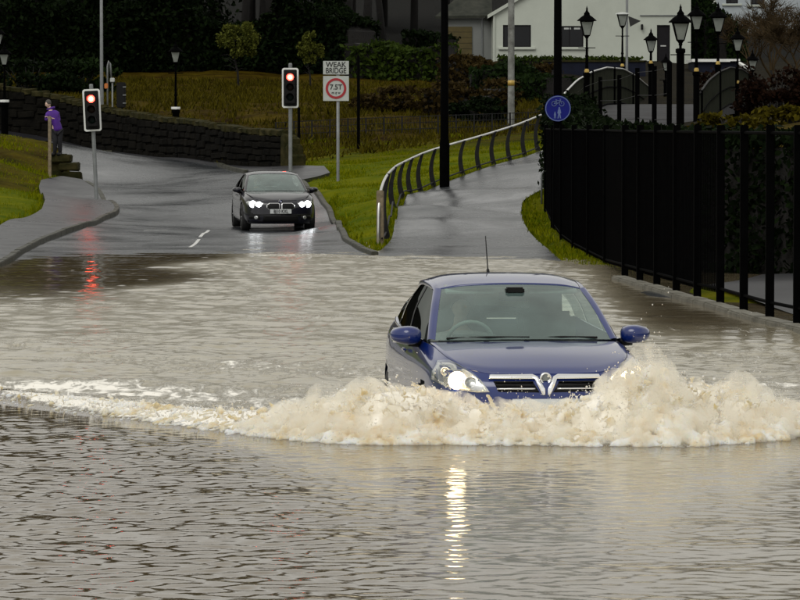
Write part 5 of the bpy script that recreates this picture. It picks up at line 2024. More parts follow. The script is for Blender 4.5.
# white marker post on the approach
g = pt(592, 126, 127)
mp = Vector((g.x, 127, H(g.x, 127)))
MB().lathe([(.075, -.2), (.07, pt(592, 102, 127).z - mp.z - .1), (.05, pt(592, 101, 127).z - mp.z), (.001, pt(592, 100, 127).z - mp.z)], 12).build('bollard', M['sign_white'], None, True, loc=mp)
tag(COL.objects[-1], 'pale round bollard standing at the near end of the footbridge', 'bollard')
# ------------------------------------------------------------------ houses
def house(name, label, px0, px1, Yf, ground_py, eave_py, apex_px, apex_py, depth, wall_m, roof_m, windows, doors, over=.35):
    """gable end facing the road; openings given in photo pixels"""
    z0 = pt(px0, ground_py, Yf).z
    x0, x1 = pt(px0, 0, Yf).x, pt(px1, 0, Yf).x
    ze = pt(px0, eave_py, Yf).z
    xa, za = pt(apex_px, apex_py, Yf).x, pt(apex_px, apex_py, Yf).z
    r = empty(name, ((x0 + x1) / 2, Yf, z0))
    tag(r, label, 'house')
    o = r.location
    zr = ze + (za - ze) * (x1 - xa) / (xa - x0) * 0 + 0
    ze2 = za - (za - ze) * (x1 - xa) / (xa - x0)
    loc = lambda x, y, z_: (x - o.x, y - o.y, z_ - o.z)
    # gable wall cut round the openings
    ops = [(pt(a, 0, Yf).x, pt(b, 0, Yf).x, pt(0, d, Yf).z, pt(0, c, Yf).z) for a, b, c, d in windows + doors]
    zb = z0 - 2.0
    xs = sorted({x0, x1, xa, *[q for op in ops for q in op[:2]]})
    zs = sorted({zb, min(ze, ze2), *[q for op in ops for q in op[2:]]})
    zs = [q for q in zs if q <= min(ze, ze2) + 1e-6]
    top0 = min(ze, ze2)
    mb = MB()
    for i in range(len(xs) - 1):
        for j in range(len(zs) - 1):
            cx_, cz_ = (xs[i] + xs[i + 1]) / 2, (zs[j] + zs[j + 1]) / 2
            if any(a < cx_ < b and c < cz_ < d for a, b, c, d in ops):
                continue
            mb.add([loc(xs[i], Yf, zs[j]), loc(xs[i + 1], Yf, zs[j]), loc(xs[i + 1], Yf, zs[j + 1]), loc(xs[i], Yf, zs[j + 1])], [(0, 1, 2, 3)])
    gab = [loc(x0, Yf, top0), loc(x1, Yf, top0), loc(x1, Yf, max(ze2, top0)), loc(xa, Yf, za), loc(x0, Yf, max(ze, top0))]
    mb.add(gab, [(0, 1, 2, 3, 4)])
    # side and back walls
    for xx, zt in ((x0, ze), (x1, ze2)):
        mb.add([loc(xx, Yf, zb), loc(xx, Yf + depth, zb), loc(xx, Yf + depth, zt), loc(xx, Yf, zt)], [(0, 1, 2, 3)])
    mb.add([loc(x0, Yf + depth, zb), loc(x1, Yf + depth, zb), loc(x1, Yf + depth, ze2), loc(xa, Yf + depth, za), loc(x0, Yf + depth, ze)], [(0, 1, 2, 3, 4)])
    mb.build('wall', M[wall_m], r)
    # roof slabs with thickness
    for (xe, zz) in ((x0, ze), (x1, ze2)):
        sgn_ = 1 if xe > xa else -1
        dx, dz = xe - xa, zz - za
        L = math.hypot(dx, dz)
        ex, ez = xe + dx / L * over, zz + dz / L * over
        ny = (-dz / L * sgn_ * .14, abs(dx) / L * .14)
        pts_ = [(xa, za), (ex, ez), (ex + ny[0], ez + ny[1]), (xa, za + .16)]
        v = [loc(x, Yf - .18, z_ + .02) for x, z_ in pts_] + [loc(x, Yf + depth + .2, z_ + .02) for x, z_ in pts_]
        rf = MB().add(v, [(0, 1, 2, 3), (7, 6, 5, 4), (0, 4, 5, 1), (1, 5, 6, 2), (2, 6, 7, 3), (3, 7, 4, 0)]).build('roof', M[roof_m], r)
        v = [loc(x, Yf - .21, z_ - .02) for x, z_ in ((xa, za), (ex, ez), (ex, ez + .2), (xa, za + .2))]
        MB().add(v + [(a, b + .028, c) for a, b, c in v], [(0, 1, 2, 3), (0, 4, 5, 1), (3, 2, 6, 7)]).build('bargeboard', M['render_white'], rf)
    for k, (a, b, c, d) in enumerate(ops):
        isw = k < len(windows)
        w = MB()
        t = .07
        for (cx_, cz_, sx_, sz_) in (((a + b) / 2, c + t / 2, b - a, t), ((a + b) / 2, d - t / 2, b - a, t), (a + t / 2, (c + d) / 2, t, d - c - 2 * t), (b - t / 2, (c + d) / 2, t, d - c - 2 * t)):
            w.box(loc(cx_, Yf + .10, cz_), (sx_, .08, sz_))
        if isw:
            w.box(loc((a * .62 + b * .38), Yf + .10, (c + d) / 2), (.05, .07, d - c - 2 * t))
        wo_ = w.build('window' if isw else 'door', M['dark_door'], r)
        if isw:
            MB().box(loc((a + b) / 2, Yf + .12, (c + d) / 2), (b - a - .02, .02, d - c - .02)).build('pane', M['dark_glass'], wo_)
            MB().box(loc((a + b) / 2, Yf - .03, c - .08), (b - a + .5, .18, .13)).build('sill', M['render_white'], wo_, bevel=.015)
            MB().box(loc((a + b) / 2, Yf + .9, (c + d) / 2), (b - a + .6, .05, d - c + .4)).build('blind', M['dark_door'], wo_)
        else:
            MB().box(loc((a + b) / 2, Yf + .13, (c + d) / 2), (b - a - .03, .05, d - c - .02)).build('door_leaf', M['dark_door'], wo_)
            MB().box(loc((a + b) / 2, Yf + .09, (c + d) / 2 - .1), (.3, .03, .06)).build('letter_box', M['bright_steel'], wo_)
    return r, (x0, x1, z0, ze)


hs, hv = house('white_house', 'white rendered gable-ended house with dark windows and a dark door above the footbridge', 493, 691, 218, 62, 15, 650, -78, 16, 'render_white', 'slate',
               [(503, 531, 25, 47), (561, 583.5, 26, 47)], [(657, 670, 25, 63)])
o = hs.location
lp = pt(642, 27, 217.9) - o
MB().box((lp.x, lp.y - .04, lp.z), (.13, .14, .30)).build('wall_lamp', M['dark_steel'], hs, bevel=.02)
a_, b_ = pt(640, 15.5, 217.95) - o, pt(690, 15.5, 217.95) - o
MB().tube([a_, b_], .03, 6).build('conduit', M['grey_steel'], hs)
for (pa, pb2, py) in ((564, 571, 28.5), (574, 580, 28.5)):
    a_, b_ = pt(pa, py, 218.08) - o, pt(pb2, py, 218.08) - o
    MB().box(((a_.x + b_.x) / 2, a_.y, a_.z), (b_.x - a_.x, .02, .10)).build('curtain_rail', M['sign_white'], hs)
MB().box((pt(493, 0, 217.9).x - o.x + .06, -.06, .9), (.09, .09, 3.4)).build('downpipe', M['render_white'], hs)
# boarded timber side fence and low outbuilding wing to the left of the gable
wing = empty('side_wing', (pt(470, 60, 222).x, 222, pt(470, 62, 222).z))
tag(wing, 'low grey side wing of the house with a mossy slate roof and timber boarded doors', 'outbuilding')
wo2 = wing.location
xa_, xb_ = pt(444, 0, 222).x, pt(494, 0, 222).x
zt_, zb_ = pt(0, 19, 222).z, pt(0, 66, 222).z
MB().box(((xa_ + xb_) / 2 - wo2.x, 3.0, (zt_ + zb_) / 2 - wo2.z), (xb_ - xa_, 6, zt_ - zb_)).build('wall', M['render_grey'], wing)
rv = [(xa_ - .5, 221.6, zt_), (xb_ - .1, 221.6, zt_ + .06), (xb_ - .1, 226, zt_ + 2.6), (xa_ + 2.4, 226, zt_ + 2.6)]
rv2 = [(x, y, z_ + .14) for x, y, z_ in rv]
MB().add([(x - wo2.x, y - wo2.y, z_ - wo2.z) for x, y, z_ in rv + rv2], [(0, 3, 2, 1), (4, 5, 6, 7), (0, 1, 5, 4), (1, 2, 6, 5), (2, 3, 7, 6), (3, 0, 4, 7)]).build('roof', M['slate'], wing)
x_l, x_r = pt(446, 0, 222).x, pt(472, 0, 222).x
zt2, zb2 = pt(0, 26.5, 222).z, pt(0, 60, 222).z
for k in range(6):
    zz = zb2 + (zt2 - zb2) * (k + .5) / 6
    MB().box(((x_l + x_r) / 2 - wo2.x, -.06, zz - wo2.z), (x_r - x_l, .06, (zt2 - zb2) / 6 - .02)).build('board', M['larch'], wing)
MB().box((pt(482, 0, 222).x - wo2.x, -.05, (zt_ + zb_) / 2 - wo2.z), (.08, .08, zt_ - zb_)).build('downpipe', M['grey_steel'], wing)
h2, hv2 = house('pale_house', 'pale blue-white house with small dark upper windows behind the bare bushes', 700, 830, 255, 40, -22, 765, -60, 12, 'render_blue', 'slate',
                [(726, 738, -14, 3.5), (751, 764, -14, 4.5), (719, 727.5, 28, 42)], [])
# sloping roof lean-to against the pale house
lt = empty('lean_to', (pt(700, 30, 246).x, 246, pt(700, 34, 246).z))
tag(lt, 'small dark slate lean-to with white bargeboard beside the pale house', 'outbuilding')
a_, b_, c_ = pt(690, 24, 246), pt(716, 0, 246), pt(690, -6, 246)
vs = [(p.x - lt.location.x, yy, p.z - lt.location.z) for yy in (0, 5) for p in (a_, b_, c_)]
MB().add(vs, [(0, 1, 2), (5, 4, 3), (0, 3, 4, 1), (1, 4, 5, 2), (2, 5, 3, 0)]).build('roof', M['slate'], lt)
d_ = b_ - a_
MB().tube([(a_.x - lt.location.x, -.06, a_.z - lt.location.z - .1), (b_.x - lt.location.x, -.06, b_.z - lt.location.z - .1)], .12, 6).build('bargeboard', M['render_white'], lt)
zb_ = H(a_.x, 246)
MB().box((0, 2.5, (a_.z + zb_) / 2 - lt.location.z), (2.0, 4.6, a_.z - zb_ + 1.4)).build('wall', M['render_blue'], lt)
# low flat-roofed shed with white fascia, and dark navy strip in front of the house
sh = empty('flat_shed', (pt(716, 80, 205).x, 205, H(pt(716, 80, 205).x, 205)))
tag(sh, 'low dark shed with a white fascia line behind the footbridge crest', 'shed')
x_l, x_r = pt(694, 0, 205).x, pt(738, 0, 205).x
zt_ = pt(0, 62, 205).z
MB().box(((x_l + x_r) / 2 - sh.location.x, 2, zt_ / 2 - sh.location.z / 2 - .3), (x_r - x_l, 4, zt_ - sh.location.z + .6)).build('wall', M['navy'], sh)
MB().box(((x_l + x_r) / 2 - sh.location.x, 1.95, zt_ + .08 - sh.location.z), (x_r - x_l + .2, 4.3, .15)).build('fascia', M['white_paint'], sh)
p, q = pt(739, 63, 204), pt(751, 70, 200)
MB().tube([(p.x - sh.location.x, p.y - 205, p.z - sh.location.z), (q.x - sh.location.x, q.y - 205, q.z - sh.location.z)], .10, 6).build('ramp_fascia', M['white_paint'], sh)
nb = empty('navy_strip', on(594, 200))  # plain dark navy block with a brownish band on top
tag(nb, 'low dark navy block in front of the white house below its grass strip', 'wall')
zt_ = pt(0, 66, 200).z
zb_ = pt(0, 82, 200).z
MB().box((0, 0, (zt_ + zb_) / 2 - nb.location.z - .2), ((658 - 556) / 20.0, .4, zt_ - zb_ + .8)).build('wall', M['navy'], nb)
MB().box((0, -.02, zt_ - nb.location.z + .24), ((658 - 556) / 20.0 + .1, .5, .08)).build('coping', M['mossy_stone'], nb)
bh = empty('brick_outbuilding', on(334, 262))
tag(bh, 'brown brick building glimpsed between the dark bare trees', 'outbuilding')
MB().box((0, 2, 2.6), (2.2, 4, 6.2)).build('wall', M['brick'], bh)
MB().add([(-1.3, -.2, 5.7), (1.3, -.2, 5.7), (1.3, 4.2, 5.7), (-1.3, 4.2, 5.7), (0, -.2, 7.2), (0, 4.2, 7.2)], [(0, 1, 4), (2, 3, 5), (1, 2, 5, 4), (3, 0, 4, 5), (0, 3, 2, 1)]).build('roof', M['slate'], bh)

# ------------------------------------------------------------------ foliage
def leaf_quads(c, size, rng_, flat=0.0, aspect=1.6):
    """c (n,3) centres -> verts, faces of randomly turned leaf quads"""
    n = len(c)
    a = rng_.normal(size=(n, 3))
    a /= np.linalg.norm(a, axis=1)[:, None]
    b = rng_.normal(size=(n, 3))
    if flat:
        a[:, 2] *= 1 - flat
        a /= np.linalg.norm(a, axis=1)[:, None]
    b -= (a * b).sum(1)[:, None] * a
    b /= np.linalg.norm(b, axis=1)[:, None]
    s = size * rng_.uniform(.6, 1.3, n)[:, None]
    u, w = a * s * aspect / 2, b * s / 2
    V = np.stack([c - u, c + w * .9 - u * .1, c + u, c - w * .9 - u * .1], 1).reshape(-1, 3)
    F = np.arange(4 * n).reshape(n, 4)
    return V, F


def crown_points(n, rx, ry, rz, rng_, clumps=26, tight=.30, bottom=-.6):
    """points in clumps spread over an uneven ellipsoid"""
    cs = []
    while len(cs) < clumps:
        p = rng_.normal(size=3)
        p /= np.linalg.norm(p)
        p *= rng_.uniform(.45, 1.0) ** .5
        if p[2] > bottom:
            cs.append(p)
    cs = np.array(cs)
    k = rng_.integers(0, clumps, n)
    d = rng_.normal(size=(n, 3))
    d /= np.linalg.norm(d, axis=1)[:, None]
    p = cs[k] + d * (tight * rng_.uniform(.35, 1.05, n) * rng_.uniform(.7, 1.2, clumps)[k])[:, None]
    return p * np.array([rx, ry, rz])


def tree(name, base, h, rx, rz, leaf, label, n=5000, size=.2, seed=0, trunk_r=.2, crown_z=None, bark='bark', group=None, cat='tree', ry=None, clumps=30, conifer=False):
    r_ = np.random.default_rng(seed)
    rr = random.Random(seed)
    t = empty(name, base)
    tag(t, label, cat, group)
    cz = crown_z if crown_z is not None else h - rz
    mb = MB()
    bend = rr.uniform(-.25, .25)
    top = h * (.95 if conifer else .8)
    mb.tube([(0, 0, -.4), (bend * .2, 0, top * .3), (bend, 0, top * .65), (bend * .8, 0, top)], [trunk_r, trunk_r * .8, trunk_r * .5, trunk_r * .15], 9)
    for k in range(9):
        z0 = top * rr.uniform(.3, .9)
        a = rr.uniform(0, 2 * PI)
        L = rx * rr.uniform(.5, .9)
        p0 = Vector((bend * .7, 0, z0))
        p2 = p0 + Vector((math.cos(a) * L, math.sin(a) * L * .8, rr.uniform(.1, .5) * L))
        mb.tube([p0, (p0 + p2) / 2 + Vector((0, 0, .12 * L)), p2], [trunk_r * .32, trunk_r * .2, trunk_r * .06], 6)
    mb.build('trunk', M[bark], t, True)
    if conifer:
        u = r_.uniform(0, 1, n) ** .75
        ang = r_.uniform(0, 2 * PI, n)
        lay = np.floor(u * 13) / 13
        rad = (1 - lay) * rx * (.55 + .45 * np.sin(ang * 5 + lay * 40) ** 2) * np.sqrt(r_.uniform(.15, 1.1, n))
        c = np.stack([rad * np.cos(ang), rad * np.sin(ang), .6 + u * (h - .6) - rad * .28 + r_.normal(0, .12, n)], 1)
    else:
        c = crown_points(n, rx, ry or rx, rz, r_, clumps) + np.array([0, 0, cz])
    V, F = leaf_quads(c, size, r_)
    link('crown', mesh_np('crown', V, F), M[leaf], t)
    return t


def bush(name, base, rx, ry, h, leaf, label, n=4000, size=.14, seed=0, group=None, cat='bush', clumps=22):
    r_ = np.random.default_rng(seed)
    t = empty(name, base)
    tag(t, label, cat, group)
    mb = MB()
    rr = random.Random(seed)
    for k in range(7):
        a = rr.uniform(0, 2 * PI)
        q = rr.uniform(.2, .7)
        mb.tube([(0.1 * math.cos(a), .1 * math.sin(a), -.2), (rx * q * .5 * math.cos(a), ry * q * .5 * math.sin(a), h * .4), (rx * q * math.cos(a), ry * q * math.sin(a), h * .8)], [.05, .035, .012], 5)
    mb.build('stems', M['bark'], t, True)
    c = crown_points(n, rx, ry, h * .5, r_, clumps, .34, -.95) + np.array([0, 0, h * .5])
    c = c[c[:, 2] > .02]
    V, F = leaf_quads(c, size, r_)
    link('leaves', mesh_np('leaves', V, F), M[leaf], t)
    return t


def hedge(name, line, hgt, thick, leaf, label, dens=260, size=.12, seed=0, cat='hedge', core_m='leaf_dark', bump=.12):
    """line: list of Vectors along the hedge foot"""
    r_ = np.random.default_rng(seed)
    t = empty(name, line[0])
    tag(t, label, cat)
    o = t.location
    ln = dense([(p.x, p.y) for p in line], .5, False)
    mb = MB()
    n = len(ln)
    vs = []
    nrm = []
    for i, (x, y) in enumerate(ln):
        a, b = ln[max(i - 1, 0)], ln[min(i + 1, n - 1)]
        d = Vector((b[0] - a[0], b[1] - a[1], 0)).normalized()
        q = Vector((-d.y, d.x, 0))
        nrm.append(q)
        hh = hgt if not callable(hgt) else hgt(i / (n - 1))
        z0 = H(x, y)
        for (o_, z_) in ((-.40, -.2), (-.42, hh * .9), (.42, hh * .9), (.40, -.2)):
            vs.append((x + q.x * o_ * thick - o.x, y + q.y * o_ * thick - o.y, z0 + z_ - o.z))
    fs = []
    for i in range(n - 1):
        for k in range(3):
            fs.append((i * 4 + k, i * 4 + k + 1, i * 4 + 5 + k, i * 4 + 4 + k))
    fs += [(0, 1, 2, 3), tuple((n - 1) * 4 + k for k in (3, 2, 1, 0))]
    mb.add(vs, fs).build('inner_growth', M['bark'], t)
    Ltot = sum(math.hypot(b[0] - a[0], b[1] - a[1]) for a, b in zip(ln, ln[1:]))
    hm = hgt if not callable(hgt) else max(hgt(u) for u in (0, .25, .5, .75, 1))
    N = int(dens * Ltot * (2 * hm + thick))
    u = r_.uniform(0, n - 1.001, N)
    i = u.astype(int)
    f = u - i
    L = np.array(ln)
    Q = np.array([(q.x, q.y) for q in nrm])
    base = L[i] * (1 - f)[:, None] + L[i + 1] * f[:, None]
    q = Q[i]
    hh = np.array([(hgt if not callable(hgt) else hgt(v / (n - 1))) for v in range(n)])[i]
    wv = np.array([noise.noise(Vector((x * .6, y * .6, seed * 3.1))) for x, y in base])
    hh = hh * (1 + bump * wv)
    s = r_.uniform(0, 1, N)
    per = 2 * hh + thick
    pos = s * per
    front = pos < hh
    back = pos > hh + thick
    off = np.where(front, -.5 * thick, np.where(back, .5 * thick, (pos - hh) - .5 * thick))
    zz = np.where(front, pos, np.where(back, per - pos, hh))
    off = off + r_.normal(0, .07 + .05 * bump / .12, N) + wv * bump * np.where(front, -1, np.where(back, 1, 0))
    zz = zz + r_.normal(0, .06, N)
    zz = np.maximum(zz, .03)
    z0 = HA(base)
    c = np.column_stack([base[:, 0] + q[:, 0] * off - o.x, base[:, 1] + q[:, 1] * off - o.y, z0 + zz - o.z])
    V, F = leaf_quads(c, size, r_)
    link('leaves', mesh_np('leaves', V, F), M[leaf], t)
    return t


# dark clipped hedge behind the black fence
hl = [on(566, 104), on(578, 97), on(595, 88), on(625, 79), on(668, 72.5), on(720, 69), on(800, 67.5), on(870, 67)]
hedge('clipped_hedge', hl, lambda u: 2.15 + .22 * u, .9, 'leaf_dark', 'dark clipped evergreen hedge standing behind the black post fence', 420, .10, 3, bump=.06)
# bushes and hedges in the field
hedge('bramble_hedge', [on(432, 156), on(470, 155), on(505, 156)], lambda u: 1.0 + .25 * math.sin(u * 9), 1.4, 'leaf_brown', 'brown tangled bramble hedge beyond the low rail fence', 170, .16, 5, bump=.4)
hedge('evergreen_hedge', [on(352, 196), on(400, 195), on(450, 194)], lambda u: 1.6 + .35 * math.sin(u * 7 + 1), 2.2, 'leaf_mid', 'wide mid green shrubbery below the house side wing', 130, .18, 6, bump=.4)
hedge('laurel_hedge', [on(402, 212), on(425, 212), on(447, 211)], lambda u: 1.5, 1.8, 'leaf_dark', 'dark rounded laurel hedge beside the timber boarded wing', 200, .17, 9, bump=.3)
hedge('garden_hedge', [on(455, 190), on(500, 188), on(556, 187)], lambda u: 1.15 - .2 * u, 1.6, 'leaf_brown', 'russet garden hedge below the white gable wall', 190, .16, 7, bump=.35)
hedge('garden_hedge', [on(470, 172), on(520, 172), on(560, 170)], lambda u: 1.25 + .3 * math.sin(u * 6), 1.8, 'leaf_hedge', 'dark green ragged hedge behind the telegraph pole', 190, .15, 8, bump=.4)
hedge('tall_hedge', [on(690, 224), on(715, 222), on(745, 222)], lambda u: 3.3 - 1.5 * u, 2.0, 'leaf_hedge', 'dark tall hedge between the two pale houses', 190, .2, 12, bump=.25)
hedge('strip_hedge', [on(500, 208), on(560, 207), on(640, 206)], lambda u: .55, .8, 'leaf_mid', 'thin yellow-green planting strip along the foot of the white house', 190, .13, 13, bump=.3)
# far dark laurel bank from the left edge to the shrubs
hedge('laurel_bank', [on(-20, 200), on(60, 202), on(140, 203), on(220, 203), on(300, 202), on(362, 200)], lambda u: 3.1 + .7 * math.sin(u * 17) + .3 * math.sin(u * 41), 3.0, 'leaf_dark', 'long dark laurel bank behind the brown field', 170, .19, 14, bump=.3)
golden = tree('golden_shrub', on(239, 188), 3.1, .95, .95, 'leaf_gold', 'yellow-green variegated shrub on a thin stem before the laurel bank', 4200, .10, 31, .06, None, cat='shrub', clumps=26)
tree('golden_shrub', on(311, 188), 2.6, .6, .8, 'leaf_gold', 'smaller olive variegated shrub beside the weak bridge sign', 2400, .10, 32, .05, None, cat='shrub', clumps=18)
bush('dark_bush', on(30, 178), 2.4, 1.2, 1.6, 'leaf_dark', 'dark low bush at the left edge of the brown field', 3000, .17, 41)
bush('dark_bush', on(85, 180), 1.6, 1.2, 1.5, 'leaf_hedge', 'dark low bush behind the leaning traffic light', 2500, .16, 42)
bush('dark_bush', on(480, 152), 1.1, .8, .95, 'leaf_dark', 'dark rounded bush beside the telegraph pole foot', 2000, .13, 43)
bush('dark_bush', on(395, 158), 1.6, .8, .9, 'leaf_brown', 'rusty low bush in the field right of the slim black post', 1800, .14, 45)
bush('red_bush', on(775, 130), 1.5, 1.0, 1.5, 'leaf_red', 'reddish-brown shrub below the bare bushes at the bridge end', 2600, .12, 46)
bush('red_bush', on(728, 166), 1.4, .8, 1.6, 'leaf_red', 'small reddish shrub behind the footbridge parapet', 1500, .12, 47)
bush('grass_tussock', on(790, 112), 1.0, .6, .7, 'grass_dry', 'yellow dry tussock above the dark hedge top by the red shrub', 700, .14, 48)
bush('grass_tussock', on(730, 113), 1.0, .6, .7, 'grass_dry', 'yellow dry tussock above the dark hedge top by the bridge parapet', 700, .14, 49)

# conifers and broad evergreens of the dark wood on the left
wood = [(-12, 212, 15, 3.4), (14, 218, 16, 3.6), (38, 210, 14, 3.3), (62, 216, 16, 3.6), (84, 209, 13.5, 3.2), (106, 219, 16, 3.6), (128, 211, 14, 3.3), (150, 216, 15, 3.5), (172, 210, 13.5, 3.2), (190, 218, 15.5, 3.4)]
for k, (px, Yt, h_, rx_) in enumerate(wood):
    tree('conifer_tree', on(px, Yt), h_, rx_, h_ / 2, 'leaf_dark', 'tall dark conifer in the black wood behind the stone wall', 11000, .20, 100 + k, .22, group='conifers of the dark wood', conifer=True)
back = [(-30, 236), (8, 240), (50, 238), (92, 240), (134, 238), (176, 240), (214, 250), (252, 262), (286, 254), (318, 266), (352, 256), (384, 264), (414, 258), (446, 264)]
for k, (px, Yt) in enumerate(back):
    tree('evergreen_tree', on(px, Yt), 14 + (k % 3), 4.2, 6.2, 'leaf_dark', 'broad dark evergreen tree rising behind the conifers' if k < 7 else 'broad dark evergreen tree glimpsed behind the bare trunks', 8000, .26, 140 + k, .28, group='evergreens behind the conifers' if k < 7 else 'evergreens behind the bare trunks', clumps=34)


def bare_tree(name, base, h, label, seed, trunk_r=.28, spread=.5, mat='bark', levels=4, group=None, twigs=0, cat='tree', fork=.3):
    rr = random.Random(seed)
    t = empty(name, base)
    tag(t, label, cat, group)
    trunk, lim = MB(), MB()
    tips = []

    def grow(p, d, L, r, lev):
        mid = p + d * L * .5 + Vector((rr.uniform(-.06, .06), rr.uniform(-.06, .06), 0)) * L
        e = p + d * L
        (trunk if lev == 0 else lim).tube([p, mid, e], [r, r * .82, r * .62], 7 if lev < 2 else 4, lev == 0)
        if lev >= levels:
            tips.append((e, d))
            return
        for k in range(rr.randint(2, 3) if lev else rr.randint(3, 4)):
            nd_ = (d + Vector((rr.gauss(0, spread), rr.gauss(0, spread), rr.uniform(-.05, .35)))).normalized()
            st_ = p.lerp(e, rr.uniform(.55, 1.0)) if k else e
            grow(st_, nd_, L * rr.uniform(.55, .8), r * .55, lev + 1)

    grow(Vector((0, 0, -.3)), Vector((rr.uniform(-.06, .06), 0, 1)).normalized(), h * fork, trunk_r, 0)
    trunk.build('trunk', M['bark'], t, True)
    if twigs:
        for e, d in tips:
            for k in range(twigs):
                nd_ = (d + Vector((rr.gauss(0, .6), rr.gauss(0, .6), rr.gauss(0, .4)))).normalized()
                q = e + nd_ * rr.uniform(.25, .6)
                lim.tube([e, q], [.012, .005], 3, False)
    lim.build('limbs', M[mat], t, True)
    return t


for k, (px, Yt, r_) in enumerate([(206, 232, .26), (222, 236, .3), (243, 231, .26), (262, 238, .26), (276, 233, .34), (300, 236, .22), (322, 231, .30), (346, 235, .34), (366, 231, .30), (384, 240, .24)]):
    bare_tree('bare_tree', on(px, Yt), 15, 'dark bare tree trunk standing among the wood above the laurel bank', 200 + k, r_, .45, group='bare trees above the laurel bank', fork=.42)
# hazy bare brown thicket on the right
for k, (px, Yt, h_, lab) in enumerate([(772, 166, 8.0, 'tall bare brown bush with fine twigs in front of the pale house'), (798, 158, 7.6, 'bare brown twiggy bush at the right edge beyond the footbridge'), (752, 188, 6.0, 'bare twiggy bush behind the far low lantern lamp'), (820, 170, 7.0, 'bare brown bush rising at the far right behind the others')]):
    bare_tree('bare_bush', on(px, Yt), h_, lab, 260 + k, .10, .55, 'twig', 5, None, 9, 'bush', .22)

# ------------------------------------------------------------------ grass tufts on the verges
def tufts(poly_px, n, seed, hmin, hmax, name, mat, label, avoid=True, pts=None, w=.022):
    r_ = np.random.default_rng(seed)
    poly = poly_px
    P_ = np.array(poly)
    lo_, hi_ = P_.min(0), P_.max(0)
    c = r_.uniform(lo_, hi_, (n * 3, 2))
    c = c[inside(c, poly)]
    if avoid:
        bad = np.zeros(len(c), bool)
        for q in (ROAD, PAVEMENT, WALL_FOOTWAY, PATH):
            bad |= inside(c, dense(q, 1.0))
        c = c[~bad]
    c = c[:n]
    # clumpiness
    keep = np.array([noise.noise(Vector((x * .8, y * .5, seed))) for x, y in c]) + r_.uniform(-.5, .6, len(c)) > 0
    c = c[keep]
    z0 = HA(c) + .0
    m = len(c)
    a = r_.uniform(0, 2 * PI, m)
    hh = r_.uniform(hmin, hmax, m)
    lean = r_.normal(0, .45, (m, 2)) * hh[:, None]
    ww = w * r_.uniform(.7, 1.5, m)
    V = np.empty((m, 3, 3))
    V[:, 0] = np.column_stack([c[:, 0] - np.cos(a) * ww, c[:, 1] - np.sin(a) * ww, z0 - .05])
    V[:, 1] = np.column_stack([c[:, 0] + np.cos(a) * ww, c[:, 1] + np.sin(a) * ww, z0 - .05])
    V[:, 2] = np.column_stack([c[:, 0] + lean[:, 0], c[:, 1] + lean[:, 1], z0 + hh])
    me = mesh_np(name, V.reshape(-1, 3), np.arange(3 * m).reshape(m, 3))
    tag(link(name, me, M[mat]), label, 'grass', kind='stuff')


tufts([(-2.6, 82), (0.4, 82), (0.2, 92), (1.2, 104), (5.2, 127), (5.4, 146), (-6, 146), (-3.2, 126), (-1.8, 112), (-2.6, 98)], 70000, 5, .03, .10, 'verge_grass', 'grass_blade', 'bright green rough grass on the verge between road and path')
tufts([(2.9, 74), (4.6, 68), (4.6, 100), (5.6, 112), (3.0, 112), (2.8, 96), (2.9, 84)], 18000, 6, .03, .10, 'fence_grass', 'grass_blade', 'mossy grass strip at the foot of the black fence')
tufts([(-14, 80), (-8.6, 92), (-9.4, 116), (-10.4, 130), (-15, 140), (-20, 120)], 50000, 7, .03, .12, 'bank_grass', 'grass_blade', 'grass on the bank left of the pavement')
tufts([(-24, 152), (-3.8, 131), (6.5, 147), (7, 190), (-24, 198)], 80000, 8, .10, .32, 'field_grass', 'grass_dry', 'tall dry yellow-brown grass in the field behind the wall', w=.05)
# ------------------------------------------------------------------ bow wave spray thrown up by the hatchback
def foam_material(name, c1, c2, rough=.55):
    m = bpy.data.materials.new(name)
    m.use_nodes = True
    nt = m.node_tree
    b = nt.nodes['Principled BSDF']
    out = nt.nodes['Material Output']
    geo = nt.nodes.new('ShaderNodeNewGeometry')
    no = nd(nt, 'ShaderNodeTexNoise', Scale=5.0, Detail=6.0, Roughness=.6)
    nt.links.new(geo.outputs['Position'], no.inputs['Vector'])
    rp = nt.nodes.new('ShaderNodeValToRGB')
    rp.color_ramp.elements[0].color = (*c1, 1)
    rp.color_ramp.elements[0].position = .34
    rp.color_ramp.elements[1].color = (*c2, 1)
    rp.color_ramp.elements[1].position = .60
    nt.links.new(no.outputs['Fac'], rp.inputs['Fac'])
    nt.links.new(rp.outputs[0], b.inputs['Base Color'])
    b.inputs['Roughness'].default_value = rough
    b.inputs['IOR'].default_value = 1.33
    b.inputs['Subsurface Weight'].default_value = .85
    b.inputs['Subsurface Radius'].default_value = (.075, .062, .045)
    b.inputs['Subsurface Scale'].default_value = 1.0
    tr = nt.nodes.new('ShaderNodeBsdfTranslucent')
    nt.links.new(rp.outputs[0], tr.inputs['Color'])
    mx = nd(nt, 'ShaderNodeMixShader', Fac=.25)
    nt.links.new(b.outputs[0], mx.inputs[1])
    nt.links.new(tr.outputs[0], mx.inputs[2])
    nt.links.new(mx.outputs[0], out.inputs['Surface'])
    return m


M['spray'] = foam_material('spray', (.72, .57, .33), (.98, .95, .87))
M['droplet'] = foam_material('droplet', (.84, .78, .64), (.95, .93, .86), .3)


def ico(level):
    bm = bmesh.new()
    bmesh.ops.create_icosphere(bm, subdivisions=level, radius=1)
    v = np.array([p.co[:] for p in bm.verts])
    f = np.array([[q.index for q in p.verts] for p in bm.faces])
    bm.free()
    return v, f


def balls(C, Rr, level=1, squash=None):
    v, f = ico(level)
    n = len(C)
    V = (C[:, None, :] + v[None] * Rr[:, None, None]).reshape(-1, 3)
    F = (f[None] + (np.arange(n) * len(v))[:, None, None]).reshape(-1, 3)
    return V, F


r6 = np.random.default_rng(77)


